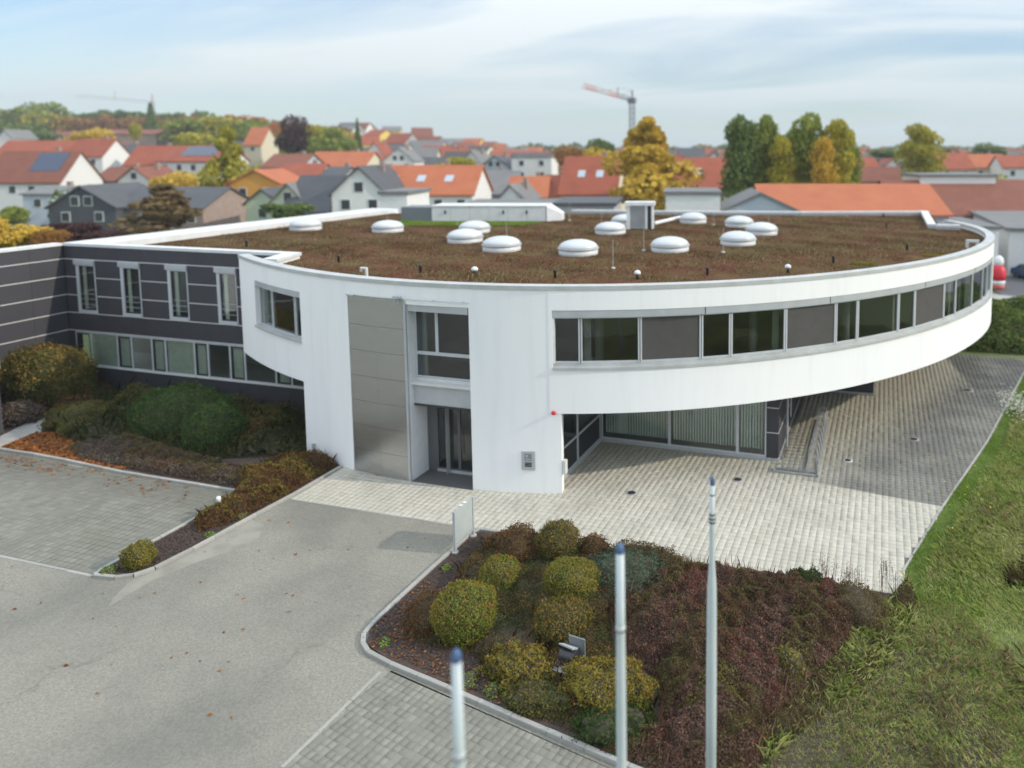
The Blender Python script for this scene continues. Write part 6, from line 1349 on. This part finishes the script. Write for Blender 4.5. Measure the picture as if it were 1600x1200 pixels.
wood('garden_trees', [(x_, y_, float(terr(x_, y_)), rnd.uniform(2, 5), rnd.uniform(2, 3.5)) for x_, y_ in [WXY(rnd.uniform(-.85, .45) * D_, D_) for D_ in [rnd.uniform(115, 320) for _ in range(120)]]], 'rust', 'russet garden trees between the houses', 110, .5)
# rows of distant houses
far_specs = []
for k in range(215):
    D_ = rnd.uniform(205, 460); px = rnd.uniform(545, 1660) if k > 40 else rnd.uniform(-30, 420)
    if px < 500: D_ = rnd.uniform(225, 290)
    far_specs.append((px, D_))
SEEN = set()
PL = [(60, 'below the left end of the hill wood'), (160, 'below the dark hill wood'), (260, 'near the long sheds'), (340, 'below the right end of the wood'), (430, 'near the orange trees on the skyline'), (600, 'right of the slim dark conifer'), (680, 'above the long orange roof'), (760, 'above the broad grey roof'), (850, 'around the white flat block'), (930, 'left of the golden tree'), (1010, 'behind the golden tree'), (1130, 'between golden tree and poplars'), (1240, 'behind the left poplars'), (1340, 'behind the right poplars'), (1420, 'left of the lone tree'), (1520, 'right of the lone tree'), (1700, 'towards the right edge')]
def place_of(px, D_):
    p = next(t for lim, t in PL if px < lim); return p
FW = ['white', 'cream', 'white', 'grey', 'yellow', 'blue']; FR = ['red', 'orange', 'brown', 'dark', 'red', 'grey']
WN = {'white': 'white', 'cream': 'cream', 'grey': 'grey', 'yellow': 'yellow', 'blue': 'pale blue'}; RN = {'red': 'red', 'orange': 'orange', 'brown': 'brown', 'dark': 'slate', 'grey': 'grey'}
for i, (px, D_) in enumerate(far_specs):
    X = (px - 1053.3) / 1152.9 * D_; x, y = WXY(X, D_); 
    for _ in range(40):      # no two alike houses at the same landmark
        wl, rf__, kd = rnd.choice(FW), rnd.choice(FR), rnd.choice('rrg'); key_ = (wl, rf__, kd, place_of(px, D_), D_ < 270, D_ < 345)
        if key_ not in SEEN: break
    SEEN.add(key_)
    house(x, y, float(terr(x, y)), rnd.uniform(9, 15) if kd == 'r' else rnd.uniform(8, 10), rnd.uniform(9, 11), rnd.uniform(3.2, 5.6), rnd.uniform(7.2, 9.2), kd, wl, rf__,
          '%s %s house, %s roof %s, %s' % ('nearer' if D_ < 270 else 'distant' if D_ < 345 else 'farthest', WN[wl], RN[rf__], 'gable on' if kd == 'g' else 'side on', place_of(px, D_)), yaw=rnd.uniform(-.5, .5), windows=False, chimney=False, group='distant houses with %s walls and %s roofs' % (WN[wl], RN[rf__]))
# long sheds and wall at the foot of the hill
x, y, zb, w_, dep, eh, rh, k = (-296.24, 233.57, 13.44, 22.53, 12.0, 5.66, 7.63, 'r'); house(x, y, zb, w_, dep, eh, rh, 'r', 'brick', 'brown', 'long low pinkish shed below the wood', windows=False, chimney=False)
x, y, zb, w_, dep, eh, rh, k = (-331.33, 233.94, 14.54, 19.8, 12.0, 3.72, 6.0, 'r'); house(x, y, zb, w_, dep, eh, rh, 'r', 'grey', 'brown', 'long low purple grey shed left of the pinkish one', windows=False, chimney=False)
x, y, zb, w_, dep, eh, rh, k = (-263.97, 168.43, 14.01, 4.76, 9.0, 2.37, 4.93, 'g'); house(x, y, zb, w_, dep, eh, rh, 'g', 'white', 'grey', 'white gable high at the left edge', windows=False, chimney=False)
# ------------------------------------------------------------------ cranes
M_cg = mat('crane_grey', (.16, .18, .20), rough=.6); M_cr = mat('crane_red', (.50, .14, .10), rough=.6); M_cw = mat('crane_white', (.45, .44, .42), rough=.6)  # grey lightened, so some distance haze is in the paint colour
def crane(base, top, jib_tip, jib_root, label, s=1.0, tower=True):
    t = empty('tower_crane', base, 0, label, 'crane'); B = Vector(base); loc = lambda p: Vector(p) - B
    b = MB(); o = .5 * s; Z0, Z1 = 0, top[2] - base[2]
    for dx, dy in ((-o, -o), (o, -o), (o, o), (-o, o)): b.tube((dx, dy, Z0), (dx, dy, Z1), .09 * s, n=5)
    z = 0; k = 0
    while z < Z1 - 1.2 * s: b.tube((-o, -o, z), (o, -o, z + 1.2 * s), .05 * s, n=4); b.tube((o, -o, z), (o, o, z + 1.2 * s), .05 * s, n=4); b.tube((-o, o, z), (o, o, z + 1.2 * s), .05 * s, n=4); b.tube((-o, -o, z), (-o, o, z + 1.2 * s), .05 * s, n=4); z += 1.2 * s; k += 1
    bake(b, 'mast', M_cg, t)
    a, c = loc(jib_root), loc(jib_tip); n = 16; d = (c - a) / n; up = Vector((0, 0, .9 * s)); sd = d.cross(up).normalized() * .45 * s
    for half in range(4):
        b = MB(); m_ = (M_cg, M_cr, M_cw, M_cr)[half] if s > 1.32 else M_cw  # far crane's jib all in the pale colour, haze painted in
        for i in range(half * 4, half * 4 + 4):
            p, q = a + d * i, a + d * (i + 1)
            b.tube(p - sd, q - sd, .08 * s, n=4); b.tube(p + sd, q + sd, .08 * s, n=4); b.tube(p + up, q + up, .08 * s, n=4)
            b.tube(p - sd, (p + q) / 2 + up, .05 * s, n=4); b.tube((p + q) / 2 + up, q + sd, .05 * s, n=4); b.tube(p - sd, p + sd, .05 * s, n=4)
        bake(b, 'jib_section', m_, t)
    return t, a, c, Z1
cb = (-79.01, 227.03, 7.05); ctop = (-78.9, 227.06, 28.83); jt = (-84.12, 199.56, 30.6); jr = (-79.69, 226.83, 28.63)
t, a, c, Z1 = crane((cb[0], cb[1], float(terr(cb[0], cb[1]))), ctop, jt, jr, 'tower crane with red and white raised jib above the golden tree', 1.35)
B = Vector((cb[0], cb[1], float(terr(cb[0], cb[1])))); pk = Vector((-78.88, 227.06, 31.89)) - B; mid = a + (c - a) * .3; ms = Vector((-81.15, 220.18, 32.19)) - B
b = MB(); b.tube((0, 0, Z1), pk, .30, n=6); b.tube(mid, ms, .2, n=6); bake(b, 'king_post', M_cg, t)
b = MB(); b.tube(pk, ms, .06, n=4); b.tube(ms, a + (c - a) * .72, .05, n=4); b.tube(pk, mid, .06, n=4); bake(b, 'stay', M_cg, t)
b = MB(); b.box(-1.2, 1.2, -1.0, 1.0, Z1 - 1, Z1 + .6); bake(b, 'slewing_platform', M_cg, t)
cb = (-407.53, 330.72, 29.32); ctop = (-406.79, 330.93, 41.03); t, a, c, Z1 = crane((cb[0], cb[1], float(terr(cb[0], cb[1]))), ctop, (-449.9, 318.61, 43.59), (-406.86, 330.91, 39.94), 'faint distant tower crane above the wood on the left', 1.3)
b = MB(); ms = Vector((-427.69, 324.96, 46.87)) - Vector((cb[0], cb[1], float(terr(cb[0], cb[1])))); b.tube((0, 0, Z1), (0, 0, Z1 + 4), .25, n=5); b.tube(a + (c - a) * .5, ms, .12, n=4); bake(b, 'king_post', M_cr, t)

hz = MB(); hz.box(-1700, 1700, -70, 2300, -1.2, 75)
o = hz.build('haze', bpy.data.materials.new('haze_air')); o['kind'] = 'stuff'; o['label'] = 'thin autumn haze in the air over the town'
hm = o.data.materials[0]; hm.use_nodes = True; hm.node_tree.nodes.clear(); ho = hm.node_tree.nodes.new('ShaderNodeOutputMaterial'); hv = hm.node_tree.nodes.new('ShaderNodeVolumePrincipled')
hv.inputs['Color'].default_value = (.92, .96, 1, 1); hv.inputs['Density'].default_value = .0003; hv.inputs['Anisotropy'].default_value = .2
hm.node_tree.links.new(hv.outputs[0], ho.inputs['Volume'])

wood('hill_wood', belt(280, 540, 340, lambda p: 196 + 5 * math.sin(p * .04), 0, 12, 12), 'rust', 'orange trees on the slope right of the hill wood', 260, .8)
wood('hill_wood', belt(250, 560, 330, lambda p: 204 + 4 * math.sin(p * .06), 0, 14, 12), 'yg', 'yellow trees on the slope right of the hill wood', 240, .8)
